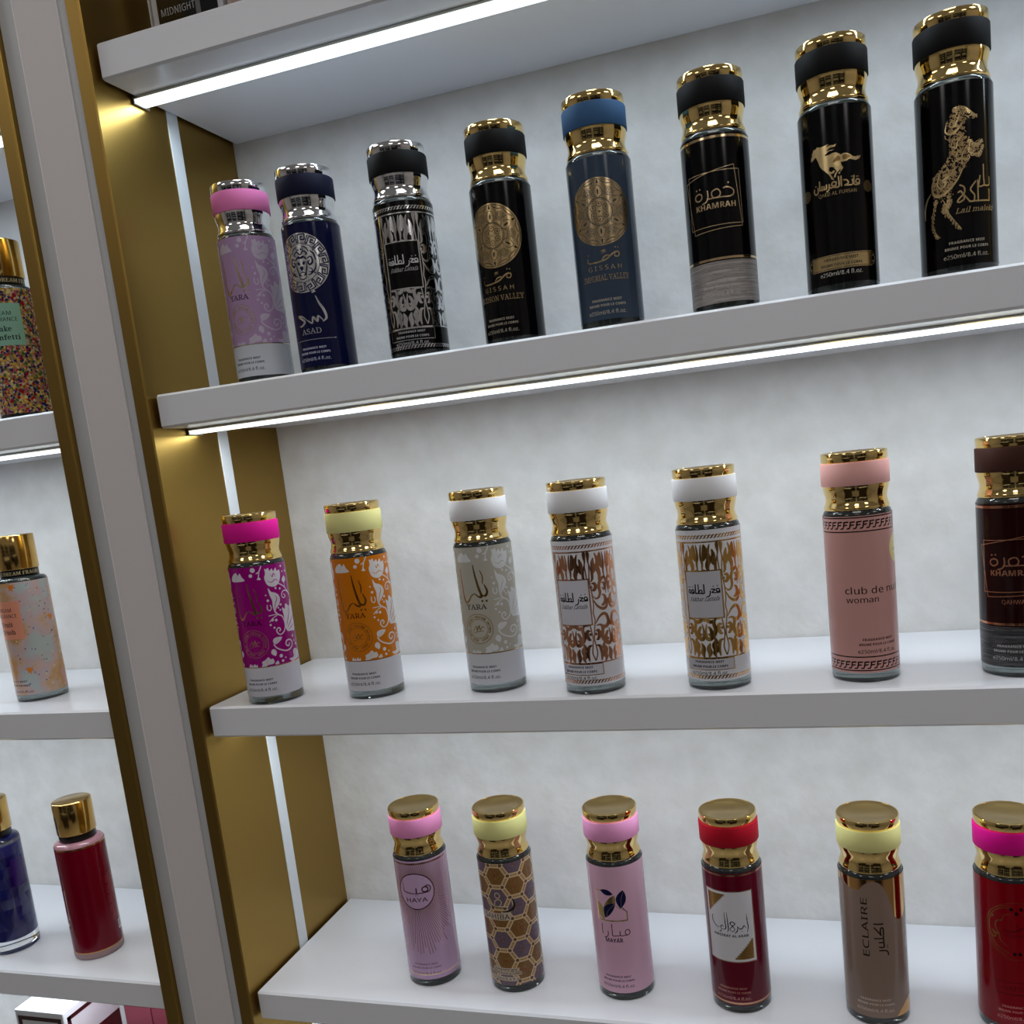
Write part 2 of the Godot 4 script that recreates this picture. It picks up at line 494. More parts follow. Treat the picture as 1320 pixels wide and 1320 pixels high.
const HORSE_RUN := [-19.7, 99.1, -18.9, 101.1, -18, 102.4, -18.5, 103.5, -17.4, 104.3, -16.7, 106.3, -15.8, 105.6, -13.8, 106.6, -13.5, 107.2, -12.2, 106.5, -10.1, 106.2, -7.6, 106.5, -5.9, 106.8, -4.7, 106.9, -6, 105.9, -6.8, 105.1, -4.8, 105.8, -1.3, 105.6, 0.7, 105.9, -0.6, 104.1, -2.9, 104.2, -4.9, 103.7, -6.6, 102.4, -3.8, 102.6, -1, 102.6, -2.7, 101.8, -5, 101.8, -6.7, 100.6, -8, 99.8, -6.8, 99.3, -4.8, 99.4, -2.4, 100.2, 0, 100.2, 1.9, 99.1, 3.4, 98.1, 5.4, 98.8, 7.8, 98.6, 10.2, 97.4, 12.2, 95.9, 14.5, 95.6, 16.9, 96.5, 15.8, 95, 18.7, 96.7, 17.2, 94.2, 14.3, 93, 11.2, 93.7, 9.2, 94.2, 7.5, 93.1, 4.6, 92.9, 3.1, 92.9, 3.4, 91.1, 4.6, 88.8, 3.7, 87.4, 2.1, 85.9, 2.2, 84.9, 1.1, 84.9, 0.9, 85.7, 2.3, 86.6, 2.8, 88.1, 1.6, 87.3, -0.1, 85.9, -0.8, 84.1, -1, 83.2, -2.2, 82.8, -2.3, 83.8, -1.4, 85.8, 0, 87.1, -1.1, 88.4, -2.2, 90.2, -4.1, 90.8, -5.3, 90.5, -5.6, 88.3, -3.9, 87.1, -2.3, 88.1, -1.1, 87.5, -2.4, 86, -4, 85.8, -4.8, 86.1, -3.7, 84.3, -2.8, 82.6, -3.2, 81.7, -4.2, 82.1, -4.5, 83.3, -6, 86, -8.7, 88.7, -10.7, 90.8, -12.3, 93.2, -13, 95.7, -14.2, 98.4, -15, 100.3, -16.2, 99.8, -17.6, 98.7, -18.9, 98.1]
const HORSE_REAR := [-4.1, 116.7, 0.9, 116.1, 3.8, 113.4, 6.9, 111.5, 10.5, 109, 9.1, 105.8, 5.9, 106.1, 2.8, 106.5, 1.6, 103.3, 1.1, 99.7, 3.9, 96.2, 4.6, 93.1, 9.4, 91.2, 12.6, 93.7, 15.4, 90.6, 14.7, 86.5, 12.5, 81.3, 9.8, 79.9, 7.3, 81.6, 4.9, 81.1, 3.3, 78.3, 0.9, 74.1, -2.2, 70.1, -5.3, 66.2, -8.4, 61.5, -7.1, 58.2, -8.7, 54.7, -9.2, 50.2, -13.1, 47.3, -12.1, 43.2, -6.4, 37.3, -2.8, 33.5, -6.6, 32.3, -10, 38.8, -14.4, 43.8, -16.6, 48.2, -16, 52.7, -17.1, 56.8, -19.8, 52.9, -21, 47.8, -23.1, 42.9, -21.6, 34.7, -17.5, 29.7, -21.9, 29.6, -24.4, 37.7, -24.5, 45.6, -22.6, 52.9, -21.8, 59.7, -23.3, 66.4, -22.1, 72.2, -17.1, 76.1, -11.3, 82.1, -9.2, 87.6, -9.8, 93, -11.9, 96.7, -11.6, 103.4, -9.5, 108.8, -7.1, 113.4]
const AR_LAIL := [[1.1, -1, [14.1, 74.4, 14, 66, 14, 60.8, 9.8, 59.8, 10.2, 63, 11, 66.9]], [1.1, -1, [19.2, 66.1, 18.9, 60.8, 14, 60.4]], [1.1, -1, [18.8, 57.7, 18.6, 50.1]], [1.1, -1, [18.6, 50.1, 3, 50.2]], [1.1, -1, [3, 50.2, -2.3, 57.2]], [1.1, -1, [9.1, 64, 9, 49.9]], [1.1, -1, [7.4, 63.4, 3.7, 58.5, 6.3, 54.4, 6.1, 50.6]], [1.1, -1, [-3.2, 62.3, -0.7, 60.7, -0.5, 56.9, -4.3, 53, -5.1, 51.2, -3.3, 50.9, -0.6, 53.1, -2.7, 58, -4.5, 57.6]]]
const DRIP := [-31, 140, -30, 134, -27.4, 130.7, -25.1, 126.7, -19.8, 123.5, -14.4, 122.1, -10.2, 123.6, -6.7, 126.9, -3.1, 130.4, 1.2, 131.6, 5.5, 130.4, 9, 127.1, 11.7, 122.1, 13.8, 116.2, 16.6, 106.8, 18.9, 98.7, 22.8, 94.9, 27.6, 95, 31.9, 99.2, 34.6, 108, 37, 120, 39, 130, 39.5, 140]


func small_print(c: Canvas, ink: Color, metal := 0.0, dx := 0.0, dh := 0.0) -> void:
	c.paint(ink, metal, 0.22)
	lettering(c, "FRAGRANCE MIST", dx, 23.4 + dh, 1.9, 25, "sb")
	lettering(c, "BRUME POUR LE CORPS", dx, 19.4 + dh, 1.9, 31, "sb")
	lettering(c, "e250ml/8.4 fl.oz.", dx - 0.5, 13.3 + dh, 2.9, 32, "s")


func new_label(c0: Color, rough := 0.16, metal := 0.0) -> Canvas:
	var c := Canvas.new(CIRC, LAB_TOP, LAB_BOT, 2048.0 / CIRC)
	c.paint(c0, metal, rough)
	c.fill()
	return c


func print_damask(ground: Color, bloom: Color, foot: Color, foil: Color, seal_ink: Color) -> Canvas:
	var c := new_label(ground)
	for mirror in [1.0, -1.0]:
		for e in FLORAL:
			c.paint(bloom)
			var q := PackedVector2Array()
			for i in range(0, e[1].size(), 2):
				var s: float = e[1][i]
				if mirror < 0:
					if s < 14.0:
						q.clear()
						break
					s = -s - 2.0
				q.append(Vector2(s, e[1][i + 1]))
			if q.is_empty():
				continue
			if e[0] == 0:
				c.poly(c.curve(q, true, 4))
			else:
				c.pen(q, e[0])
		for i in range(0, FLORAL_DOTS.size(), 3):
			if mirror > 0 or FLORAL_DOTS[i] > 14.0:
				c.disc(FLORAL_DOTS[i] if mirror > 0 else -FLORAL_DOTS[i] - 2.0, FLORAL_DOTS[i + 1], FLORAL_DOTS[i + 2])
	c.paint(ground)
	for e in FLORAL_VEINS:
		c.stroke(e[1], e[0] * 0.3, e[0] * 1.4)
	for x in [6.0, -8.0, -3.0]:
		c.paint(bloom)
		c.shape([x - 2, 37, x, 40.5, x + 1.2, 38.5, x + 2.5, 40, x + 2.6, 37])
	c.paint(foot)
	c.rect(-90, 0, 90, 36.4)
	c.paint(foil, 1.0, 0.15)
	c.rect(-90, 36.4, 90, 37.1)
	c.word(AR_YARA, 0, 84, 1.0, 1.3)
	c.paint(seal_ink, 0.6, 0.2)
	lettering(c, "YARA", 0, 77.2, 4.6, 20, "r")
	c.paint(foil, 1.0, 0.2)
	c.ring(0, 59.5, 13.4, 0.45)
	c.ring(0, 59.5, 8.8, 0.4)
	arc_lettering(c, "LUXURY PERFUME NATURAL SPRAY  BODY MIST  ", 0, 59.5, 9.8, 2.0, PI * 0.9, TAU / 41.0)
	c.stroke([-5.5, 57.5, -2, 62, -1.5, 58, 1, 62.5, 1.5, 58.5, 4, 61.5, 5.8, 60], 0.3, 0.9)
	c.stroke([-5, 56, 0, 57.2, 5, 57.6], 0.3, 0.6)
	small_print(c, Color(0.12, 0.11, 0.13))
	return c


func print_arabesque(ground: Color, foil: Color, plate: Color, ink: Color, ink_metal: float) -> Canvas:
	var c := new_label(ground)
	c.paint(foil, 1.0, 0.16)
	# twisted chain bands near the rims
	for h in [127.4, 11.6]:
		for i in 58:
			var s := -83.0 + i * 2.88
			c.stroke([s, h - 1.1, s + 1.2, h - 0.9, s + 2.2, h + 0.9, s + 3.4, h + 1.1], 0.5, 1.1)
			c.stroke([s + 0.6, h + 1.2, s + 1.4, h + 0.3], 0.4)
	var half := [
		# scrolls to one side of a spindle: [end width, middle width, points from the spindle's axis]
		[0.5, 2.2, [2.4, 85.4, 5, 82.6, 8, 83.6, 9.4, 87.8, 8.8, 92.7, 10.6, 97.2, 13.6, 99.7, 15.4, 98.5, 15.8, 93, 15, 86]],
		[0.5, 1.8, [11.6, 91.3, 13.6, 89.4, 14.4, 91.5, 13.6, 95, 11.8, 95.2]],
		[0.5, 2.0, [3, 81.7, 5.8, 76.4, 10, 73.5, 13.6, 73.9, 15.6, 77, 16.4, 81.5]],
		[0.6, 2.6, [11.2, 85.4, 13.6, 83.6, 14, 79.5, 11.8, 76.8, 9.8, 76.6]],
		[0.6, 2.4, [2.5, 95.4, 5, 95.4, 5.8, 92.4, 4.2, 89.9, 2.2, 90.6]],
		[0.6, 1.6, [15, 99.1, 14.4, 105.7, 15.4, 112, 14.6, 121]],
		[0.8, 3.2, [7.6, 121, 9.6, 114, 8.8, 109, 10.4, 103, 9.2, 97.4]],
		[0.8, 3.4, [12.2, 121, 11.8, 115, 13.2, 108]],
		[0.6, 2.8, [3.4, 103, 5.8, 107, 5, 112, 6, 117]],
		[0.5, 1.8, [1.4, 113, 3.6, 106, 3.8, 100, 2.2, 97]],
		[0.5, 2.0, [3, 61.5, 6.4, 66.6, 10.4, 69, 13.6, 67.5, 15.4, 63.7, 16.6, 58]],
		[0.6, 2.6, [12.6, 66.9, 14.6, 63.1, 14, 59.3, 10.8, 57.5, 9.8, 59.4]],
		[0.6, 2.8, [3.5, 59.8, 7.2, 59.9, 8.8, 56.4, 7.8, 50.8, 9.7, 46.3, 13, 43.4, 15.4, 44.6, 15.8, 50, 14.8, 56]],
		[0.5, 2.2, [14.2, 48, 12.6, 46.8, 11.2, 49.3, 12.8, 53, 14, 53.6]],
		[0.6, 2.4, [2.1, 55.1, 4.6, 55.5, 5.3, 52.1, 4, 48.3, 2.2, 47.8]],
		[0.6, 2.2, [1.7, 43, 4.8, 41.6, 6, 35.7, 5.2, 29.3]],
		[0.8, 3.4, [9.6, 45.5, 8.2, 41.8, 9.7, 38.2, 8.6, 34.3, 9.9, 31.6, 8.7, 28.4]],
		[0.8, 3.2, [13, 40, 14.4, 36, 13.6, 32, 14.6, 28.4]],
		[1.0, -1, [1.0, 120, 1.8, 110, 1.1, 98.8, 2.3, 85, 2.6, 76.9, 1.7, 70.6, 2.6, 64.8, 1.5, 56.8, 0.5, 48.4, 1.4, 42, 2.0, 36, 0.2, 30]],
	]
	for tile in range(-3, 3):
		for side in [-1.0, 1.0]:
			var ax := 15.6 + tile * 33.34
			for e in half:
				var q := PackedVector2Array()
				for i in range(0, e[2].size(), 2):
					q.append(Vector2(ax + side * e[2][i], e[2][i + 1]))
				c.pen(q, e[0], e[1] * 1.32 if e[1] > 0 else -1.0)
			c.disc(ax + side * 2.2, 52.5, 1.3)
			c.disc(ax + side * 2.0, 92.5, 1.3)
			c.shape([ax + side * 0.2, 122, ax + side * 3, 121.6, ax + side * 2.4, 116, ax + side * 1, 113])
	c.rect(-90, 122.6, 90, 123.6)
	c.rect(-90, 27.2, 90, 28.2)
	c.rect(-16.2, 60.2, 16.2, 100.2)
	c.paint(plate)
	c.rect(-15.1, 61.2, 15.1, 99.2)
	c.paint(ink, ink_metal, 0.18)
	c.word(AR_FAKHAR, 0, 81.6, 1.0, 1.15)
	lettering(c, "Fakhar Lattafa", 0, 75, 3.4, 25, "r", 0.42)
	c.paint(foil, 1.0, 0.16)
	c.rect(-22.4, 17.2, 21.6, 27.2)
	c.paint(plate)
	c.rect(-21.8, 17.8, 21, 26.6)
	small_print(c, ink, ink_metal)
	return c


func print_rosette(ground: Color, place: String, ink: Color, wide: float) -> Canvas:
	var c := new_label(ground, 0.13)
	var h0 := 91.0
	c.paint(ink, 1.0, 0.2)
	c.disc(0, h0, 26)
	c.paint(ground * 0.75)
	c.ring(0, h0, 24.6, 0.35)
	c.ring(0, h0, 10.4, 0.6)
	c.ring(0, h0, 9.4, 0.25)
	for i in 6:
		var t := TAU * i / 6.0 + PI / 2
		var u := Vector2(cos(t), sin(t))
		var o := Vector2(-u.y, u.x)
		var m := Vector2(0, h0)
		c.pen(PackedVector2Array([m + u * 10.6 + o * 0.5, m + u * 13.5 + o * 3.6, m + u * 17.5 + o * 2.6, m + u * 20 + o * 0.2, m + u * 17.5 - o * 2.6, m + u * 13.5 - o * 3.6, m + u * 10.6 - o * 0.5]), 0.32)
		c.pen(PackedVector2Array([m + u * 13, m + u * 15, m + u * 17]), 0.3, 1.3)
		c.shape([m.x + u.x * 21.4 + o.x * 0.8, m.y + u.y * 21.4 + o.y * 0.8, m.x + u.x * 24.4, m.y + u.y * 24.4, m.x + u.x * 21.4 - o.x * 0.8, m.y + u.y * 21.4 - o.y * 0.8])
		c.disc(m.x + u.x * 6, m.y + u.y * 6, 0.55)
		c.pen(PackedVector2Array([m + u * 3.4, m + u * 5.4 + o * 2.4, m + u * 8 + o * 0.4, m + u * 5.4 - o * 2.4, m + u * 3.4]), 0.35)
		for side in [-1.0, 1.0]:
			var v: Vector2 = u.rotated(side * PI / 6.0)
			for r in [1.2, 2.2, 3.3]:
				c.ring(m.x + v.x * 16.5 + o.x * side * 0.9, m.y + v.y * 16.5 + o.y * side * 0.9, r, 0.2)
			c.pen(PackedVector2Array([m + u * 23.6 + o * side * 2, m + u.rotated(side * 0.32) * 22, m + u.rotated(side * 0.5) * 23.6]), 0.25, 0.5)
			c.pen(PackedVector2Array([m + u * 11 + o * side * 2.2, m + u * 14 + o * side * 5.4, m + u * 19.6 + o * side * 5.6, m + u * 23 + o * side * 3]), 0.22)
	c.disc(0, h0, 0.6)
	c.paint(ink, 1.0, 0.2)
	c.word(AR_GISSAH, 0, 53.4, 1.05)
	lettering(c, "G I S S A H", 0, 46.4, 3.6, 28, "s")
	lettering(c, place, 0, 38.4, 4.4, wide, "r")
	small_print(c, Color(0.78, 0.74, 0.66), 0.5, -1.0, -1.0)
	return c


func print_frame(ground: Color, foil: Color, foot: Color, foot_line: Color, small: Color, second: String) -> Canvas:
	var c := new_label(ground, 0.13)
	c.paint(foil, 1.0, 0.16)
	c.rect(-90, 129.6, 90, 131.4)
	c.rect(-90, 40.4, 90, 42.2)
	c.paint(foot, 0.2, 0.35)
	c.rect(-90, 0, 90, 39.4)
	var rng := RandomNumberGenerator.new()
	rng.seed = 77
	for i in 900:
		var s := rng.randf_range(-85, 85)
		var h := rng.randf_range(8, 39.0)
		c.paint(foot.lerp(foot_line, rng.randf()), 0.2, 0.35)
		c.rect(s, h, s + rng.randf_range(6, 40), h + rng.randf_range(0.12, 0.3))
	c.paint(foil, 0.8, 0.2)
	for e in [[-22.1, 105.3, 20.6, 106.2, 21.6, 66.6, -22.7, 65.7], [-25.0, 101.5, 16.5, 109.3, 20.8, 64.3, -19.4, 61.9]]:
		for i in 4:
			var a := Vector2(e[i * 2], e[i * 2 + 1])
			var b := Vector2(e[(i * 2 + 2) % 8], e[(i * 2 + 3) % 8])
			c.pen(PackedVector2Array([a, b]), 0.55, -1, false)
	c.word(AR_KHAMRAH, 0, 89)
	lettering(c, "KHAMRAH", 0, 78.6, 4.2, 32, "sb")
	if second:
		lettering(c, second, 0, 57, 3.2, 16, "s")
	small_print(c, small)
	return c


func print_key_lion(ground: Color) -> Canvas:
	var c := new_label(ground, 0.13)
	var m := Vector2(0, 98.6)
	c.paint(SILVER, 1.0, 0.2)
	c.disc(m.x, m.y, 25.8)
	c.paint(ground)
	# meander ring: each unit drawn in turned axes (across, outward)
	var unit := [[0, 17.6, 0, 24.2], [0, 24.2, 6.4, 24.2], [6.4, 24.2, 6.4, 19.6], [6.4, 19.6, 2.6, 19.6], [2.6, 19.6, 2.6, 22], [2.6, 22, 4.6, 22], [0, 17.6, -1.6, 17.6], [-1.6, 17.6, -1.6, 24.2]]
	for i in 14:
		var t := TAU * i / 14.0
		var u := Vector2(sin(t), cos(t))
		var o := Vector2(cos(t), -sin(t))
		for e in unit:
			c.pen(PackedVector2Array([m + o * e[0] * 0.98 + u * e[1], m + o * e[2] * 0.98 + u * e[3]]), 1.0, -1, false)
	c.ring(m.x, m.y, 16.6, 0.5)
	# lion's face with mane curls
	for side in [-1.0, 1.0]:
		for e in [
			[0.4, 1.2, [1, 8.6, 4, 9.6, 6.4, 7.4, 4.6, 6.4]], [0.6, 1.6, [6, 3, 9.6, 4.4, 10.6, 0, 8, -2.4, 6.4, 0, 8.2, 1.2]], [0.5, 1.3, [9, 9.6, 12.4, 6.6, 13.6, 1]],
			[0.5, 1.3, [13.4, -1, 12.4, -6, 8.6, -10, 5.6, -11]], [0.4, 1.0, [7, -5, 9.6, -6.6, 8.4, -9, 6.6, -8]], [0.5, 1.2, [0.6, 3.6, 3.6, 4.6, 5.4, 2.6]],
			[0.4, 1.2, [4.6, 1, 5, -4, 3.6, -9, 3.2, -13]], [0.4, 1.0, [3, 14, 6.6, 12, 8, 8.6]], [0.5, 1.1, [1.2, -11, 2.6, -10.4, 3, -9]],
		]:
			var q := PackedVector2Array()
			for i in range(0, e[2].size(), 2):
				q.append(m + Vector2(side * e[2][i], e[2][i + 1]))
			c.pen(q, e[0], e[1])
		c.shape([m.x + side * 1.2, m.y - 0.6, m.x + side * 2.4, m.y + 1, m.x + side * 4, m.y + 0.2, m.x + side * 3.2, m.y - 1.6, m.x + side * 1.8, m.y - 1.8])
		c.disc(m.x + side * 1.4, m.y + 11.4, 0.8)
		c.disc(m.x + side * 11.6, m.y - 9.6, 0.7)
		c.disc(m.x + side * 12, m.y + 10, 0.6)
	c.shape([m.x - 1.8, m.y - 4, m.x, m.y - 3, m.x + 1.8, m.y - 4, m.x + 1, m.y - 6, m.x, m.y - 7, m.x - 1, m.y - 6])
	c.pen(PackedVector2Array([m + Vector2(-3, 14), m + Vector2(-2.6, 9.6), m + Vector2(0, 7), m + Vector2(2.6, 9.6), m + Vector2(3, 14)]), 0.5, 1.0)
	c.pen(PackedVector2Array([m + Vector2(-4.6, 3), m + Vector2(-2.4, 5.4), m + Vector2(0, 4.4), m + Vector2(2.4, 5.4), m + Vector2(4.6, 3)]), 0.5, 1.3)
	c.pen(PackedVector2Array([m + Vector2(-2.4, -9), m + Vector2(0, -8), m + Vector2(2.4, -9)]), 0.5, 0.9)
	c.pen(PackedVector2Array([m + Vector2(-3.4, -13), m + Vector2(0, -14.4), m + Vector2(3.4, -13)]), 0.5, 0.9)
	c.paint(SILVER, 1.0, 0.2)
	c.word(AR_ASAD, 2, 54.4, 1.05)
	lettering(c, "ASAD", 0, 36.8, 4.8, 20, "r")
	c.rect(-24, 31.6, 22, 32.0)
	c.disc(22, 31.8, 0.6)
	small_print(c, Color(0.78, 0.78, 0.82))
	return c


func print_mustang(ground: Color) -> Canvas:
	var c := new_label(ground, 0.13)
	c.paint(GOLD, 0.8, 0.25)
	c.poly(c.flat(HORSE_RUN))
	c.paint(Color(0.58, 0.47, 0.29), 0.8, 0.25)
	c.shape([-1, 96, 1.4, 97.6, 3, 95.4, 0.6, 93.4, -2.4, 93.6])
	c.shape([5, 97.4, 8, 97.6, 10, 96, 7, 94.4, 4.6, 95])
	c.paint(Color(0.95, 0.84, 0.6), 0.8, 0.25)
	c.shape([-5, 98.6, -2.6, 99.4, -4.4, 96.4])
	c.shape([-2, 93, 1.4, 94, 2.4, 91, -0.4, 90.6])
	c.paint(GOLD, 1.0, 0.2)
	c.word(AR_QAED, 0, 76.4, 1.0)
	lettering(c, "QAED AL FURSAN", -0.5, 71, 2.5, 28, "s")
	for s in [-26.0, 24.0]:
		c.paint(Color(0.5, 0.42, 0.28), 0.8, 0.3)
		c.disc(s, 75, 4.2)
		c.paint(ground)
		for r in [1.2, 2.2, 3.3]:
			c.ring(s, 75, r, 0.25)
		c.paint(Color(0.5, 0.42, 0.28), 0.8, 0.3)
		c.stroke([s + signf(s) * 4, 76, s + signf(s) * 8, 76.6, s + signf(s) * 14, 75.6], 0.4)
		c.stroke([s + signf(s) * 4, 74, s + signf(s) * 8, 73.4, s + signf(s) * 14, 74.4], 0.4)
	c.paint(GOLD, 1.0, 0.2)
	c.shape([-24.4, 18.4, -24.4, 29.2, 24.4, 29.2, 24.4, 18.4], false)
	for s in [-26.0, 26.0]:
		c.ring(s, 23.8, 2.2, 0.4)
		c.stroke([s, 28, s + signf(s) * 2, 23.8, s, 19.6], 0.5)
	c.paint(ground)
	for e in [[-23.6, 28.5, 23.6, 28.2], [-23.6, 19.4, 23.6, 19.1]]:
		c.rect(e[0], e[1], e[2], e[3])
	lettering(c, "FRAGRANCE MIST", -0.5, 24.9, 1.9, 25, "sb")
	lettering(c, "BRUME POUR LE CORPS", -0.5, 20.8, 1.9, 31, "sb")
	c.paint(Color(0.82, 0.8, 0.76))
	lettering(c, "e250ml/8.4 fl.oz.", -1.0, 14.0, 2.9, 32, "s")
	return c


func print_script_horse(ground: Color) -> Canvas:
	var c := new_label(ground, 0.13)
	var out := c.flat(HORSE_REAR)
	var rng := RandomNumberGenerator.new()
	rng.seed = 4
	c.paint(Color(0.78, 0.66, 0.47), 0.7, 0.25)
	for i in 2700:
		var p := Vector2(rng.randf_range(-25, 16), rng.randf_range(29, 117))
		if not Geometry2D.is_point_in_polygon(p, out):
			continue
		if rng.randf() < 0.4:
			c.disc(p.x, p.y, rng.randf_range(0.2, 0.42))
		else:
			var t := rng.randf_range(0, TAU)
			var r := rng.randf_range(0.8, 1.9)
			var q := PackedVector2Array()
			for j in 5:
				q.append(p + Vector2(cos(t + j * 0.8), sin(t + j * 0.8)) * r * (1.0 - 0.12 * j))
			var inside := true
			for v in q:
				inside = inside and Geometry2D.is_point_in_polygon(v, out)
			if inside:
				c.pen(q, 0.2, 0.62)
			elif rng.randf() < 0.6:
				c.disc(p.x, p.y, rng.randf_range(0.2, 0.45))
	c.paint(GOLD, 0.8, 0.22)
	for e in [[0.5, 1.7, [-19, 74, -22.4, 68, -22, 61, -17, 58.5, -11, 61, -5, 67, -1, 74]], [0.5, 1.5, [-15, 76, -18.6, 68, -16, 63.6, -12.6, 66.4, -14.6, 69, -10, 71, -6, 76]], [0.4, 1.3, [-10.4, 107, -11.4, 101, -8, 98.6, -3.4, 100.6, -0.2, 105.6]], [0.4, 1.1, [-7, 108, -8.4, 104, -5, 103.4, -3.6, 107, -1, 111]], [0.4, 1.0, [-6, 95, -8, 90.5, -5, 89, -3.4, 93, 0, 96.4]], [0.4, 1.0, [-4, 86, -5, 82, -1.6, 81, -0.4, 85, 2, 88]], [0.4, 0.9, [4, 88, 3.4, 84.6, 6.6, 84.2, 7.4, 87.6, 9.4, 89]], [0.4, 1.0, [-2, 77, -0.6, 80.6, 1.6, 79]], [0.3, 0.9, [-15, 56, -13, 52, -10.4, 56]], [0.4, 1.0, [-14.6, 50, -15.4, 46.6, -12.4, 47.6]]]:
		c.stroke(e[2], e[0], e[1])
	# lower legs, muzzle and forelegs written as chains of small hooks
	for e in [[-9.4, 54, -12.4, 47.4, -9.4, 41, -4.4, 33.6], [-20.2, 56, -22.4, 47, -23.6, 38, -20.4, 30.4], [4, 92, 9, 89, 13.6, 91.6], [6, 82.6, 11, 83, 14.4, 88], [-5, 115, 1, 114.6, 5.4, 111, 9.4, 108]]:
		var path := c.curve(c.flat(e), false, 7)
		for i in path.size():
			var p := path[i]
			var o := Vector2(0.9 if i % 2 == 0 else -0.9, 0.5)
			c.pen(PackedVector2Array([p + o, p - o * 0.3 + Vector2(0, 0.9), p - o, p - o * 0.2 - Vector2(0, 0.8)]), 0.25, 0.7)
	c.stroke([-24, 62, -28, 58, -30.5, 52, -30.4, 45], 0.4, 1.6)
	c.paint(GOLD, 1.0, 0.2)
	c.word(AR_LAIL, 0, 0.8, 1.0)
	lettering(c, "Lail maleki", 7.5, 44, 3.6, 29, "r", 0.35)
	small_print(c, Color(0.78, 0.74, 0.66), 0.4, 0.5)
	return c


func print_club() -> Canvas:
	var ground := Color(0.76, 0.57, 0.55)
	var c := new_label(ground)
	var ink := Color(0.08, 0.06, 0.07)
	c.paint(ink)
	for h in [131.3, 120.4, 20.6, 9.6]:
		c.rect(-90, h, 90, h + 0.9)
	for h in [123.4, 11.8]:
		for i in 34:
			var s := -82.0 + i * 4.9
			# linked hooks of the border
			c.stroke([s - 1.2, h, s + 0.4, h + 0.2, s + 1.0, h + 1.6, s + 1.6, h + 5], 1.0, -1, false)
			c.stroke([s + 1.4, h + 5, s + 4.4, h + 5.2], 1.1, -1, false)
			c.stroke([s + 1.2, h + 2.7, s + 3.6, h + 2.9], 1.0, -1, false)
	c.paint(ground.darkened(0.25))
	c.rect(-54.2, 10, -53.8, 131)
	c.paint(ink)
	lettering(c, "club de nuit", 0.5, 71.6, 5.4, 49, "s")
	lettering(c, "woman", -11, 64.6, 4.6, 25, "s")
	c.paint(Color(0.84, 0.77, 0.50))
	c.disc(27.0, 104.5, 12)
	c.paint(Color(0.3, 0.26, 0.12))
	lettering(c, "ARMAF", 27.5, 102.6, 2.4, 15, "s")
	small_print(c, ink, 0.0, 0.0, 10.6)
	return c


func print_rays() -> Canvas:
	var ground := Color(0.74, 0.62, 0.76)
	var foil := Color(0.70, 0.53, 0.50)
	var c := new_label(ground)
	c.paint(foil, 0.9, 0.22)
	c.rect(-38, 129.2, 38, 131.0)
	var rng := RandomNumberGenerator.new()
	rng.seed = 12
	for i in 132:
		var t := TAU * i / 132.0
		var u := Vector2(sin(t), cos(t))
		var far := 80.0
		if u.y < 0.0:
			far = lerpf(44.0, 62.0, pow(-u.y, 3.0)) + rng.randf_range(-7, 7)
		if absf(u.x) > 0.001:
			far = minf(far, 35.0 / absf(u.x))
		if u.y > 0.001:
			far = minf(far, 28.0 / u.y)
		c.pen(PackedVector2Array([Vector2(0, 101.5) + u * 18, Vector2(0, 101.5) + u * far]), 0.5, -1, false)
	for s in [-38.5, 38.5]:
		c.paint(GOLD, 1.0, 0.2)
		c.rect(s - 0.5, 14, s + 0.5, 131)
	c.rect(-38.5, 12.6, 38.5, 13.6)
	c.paint(ground)
	c.disc(0, 101.5, 19.4)
	c.paint(Color(0.42, 0.27, 0.30), 0.9, 0.2)
	c.ring(0, 101.5, 18.6, 1.1)
	c.word(AR_HAYA, 0.6, 101, 1.0)
	lettering(c, "HAYA", 0, 90.4, 4.4, 22, "s")
	small_print(c, Color(0.50, 0.36, 0.42), 0.3)
	return c


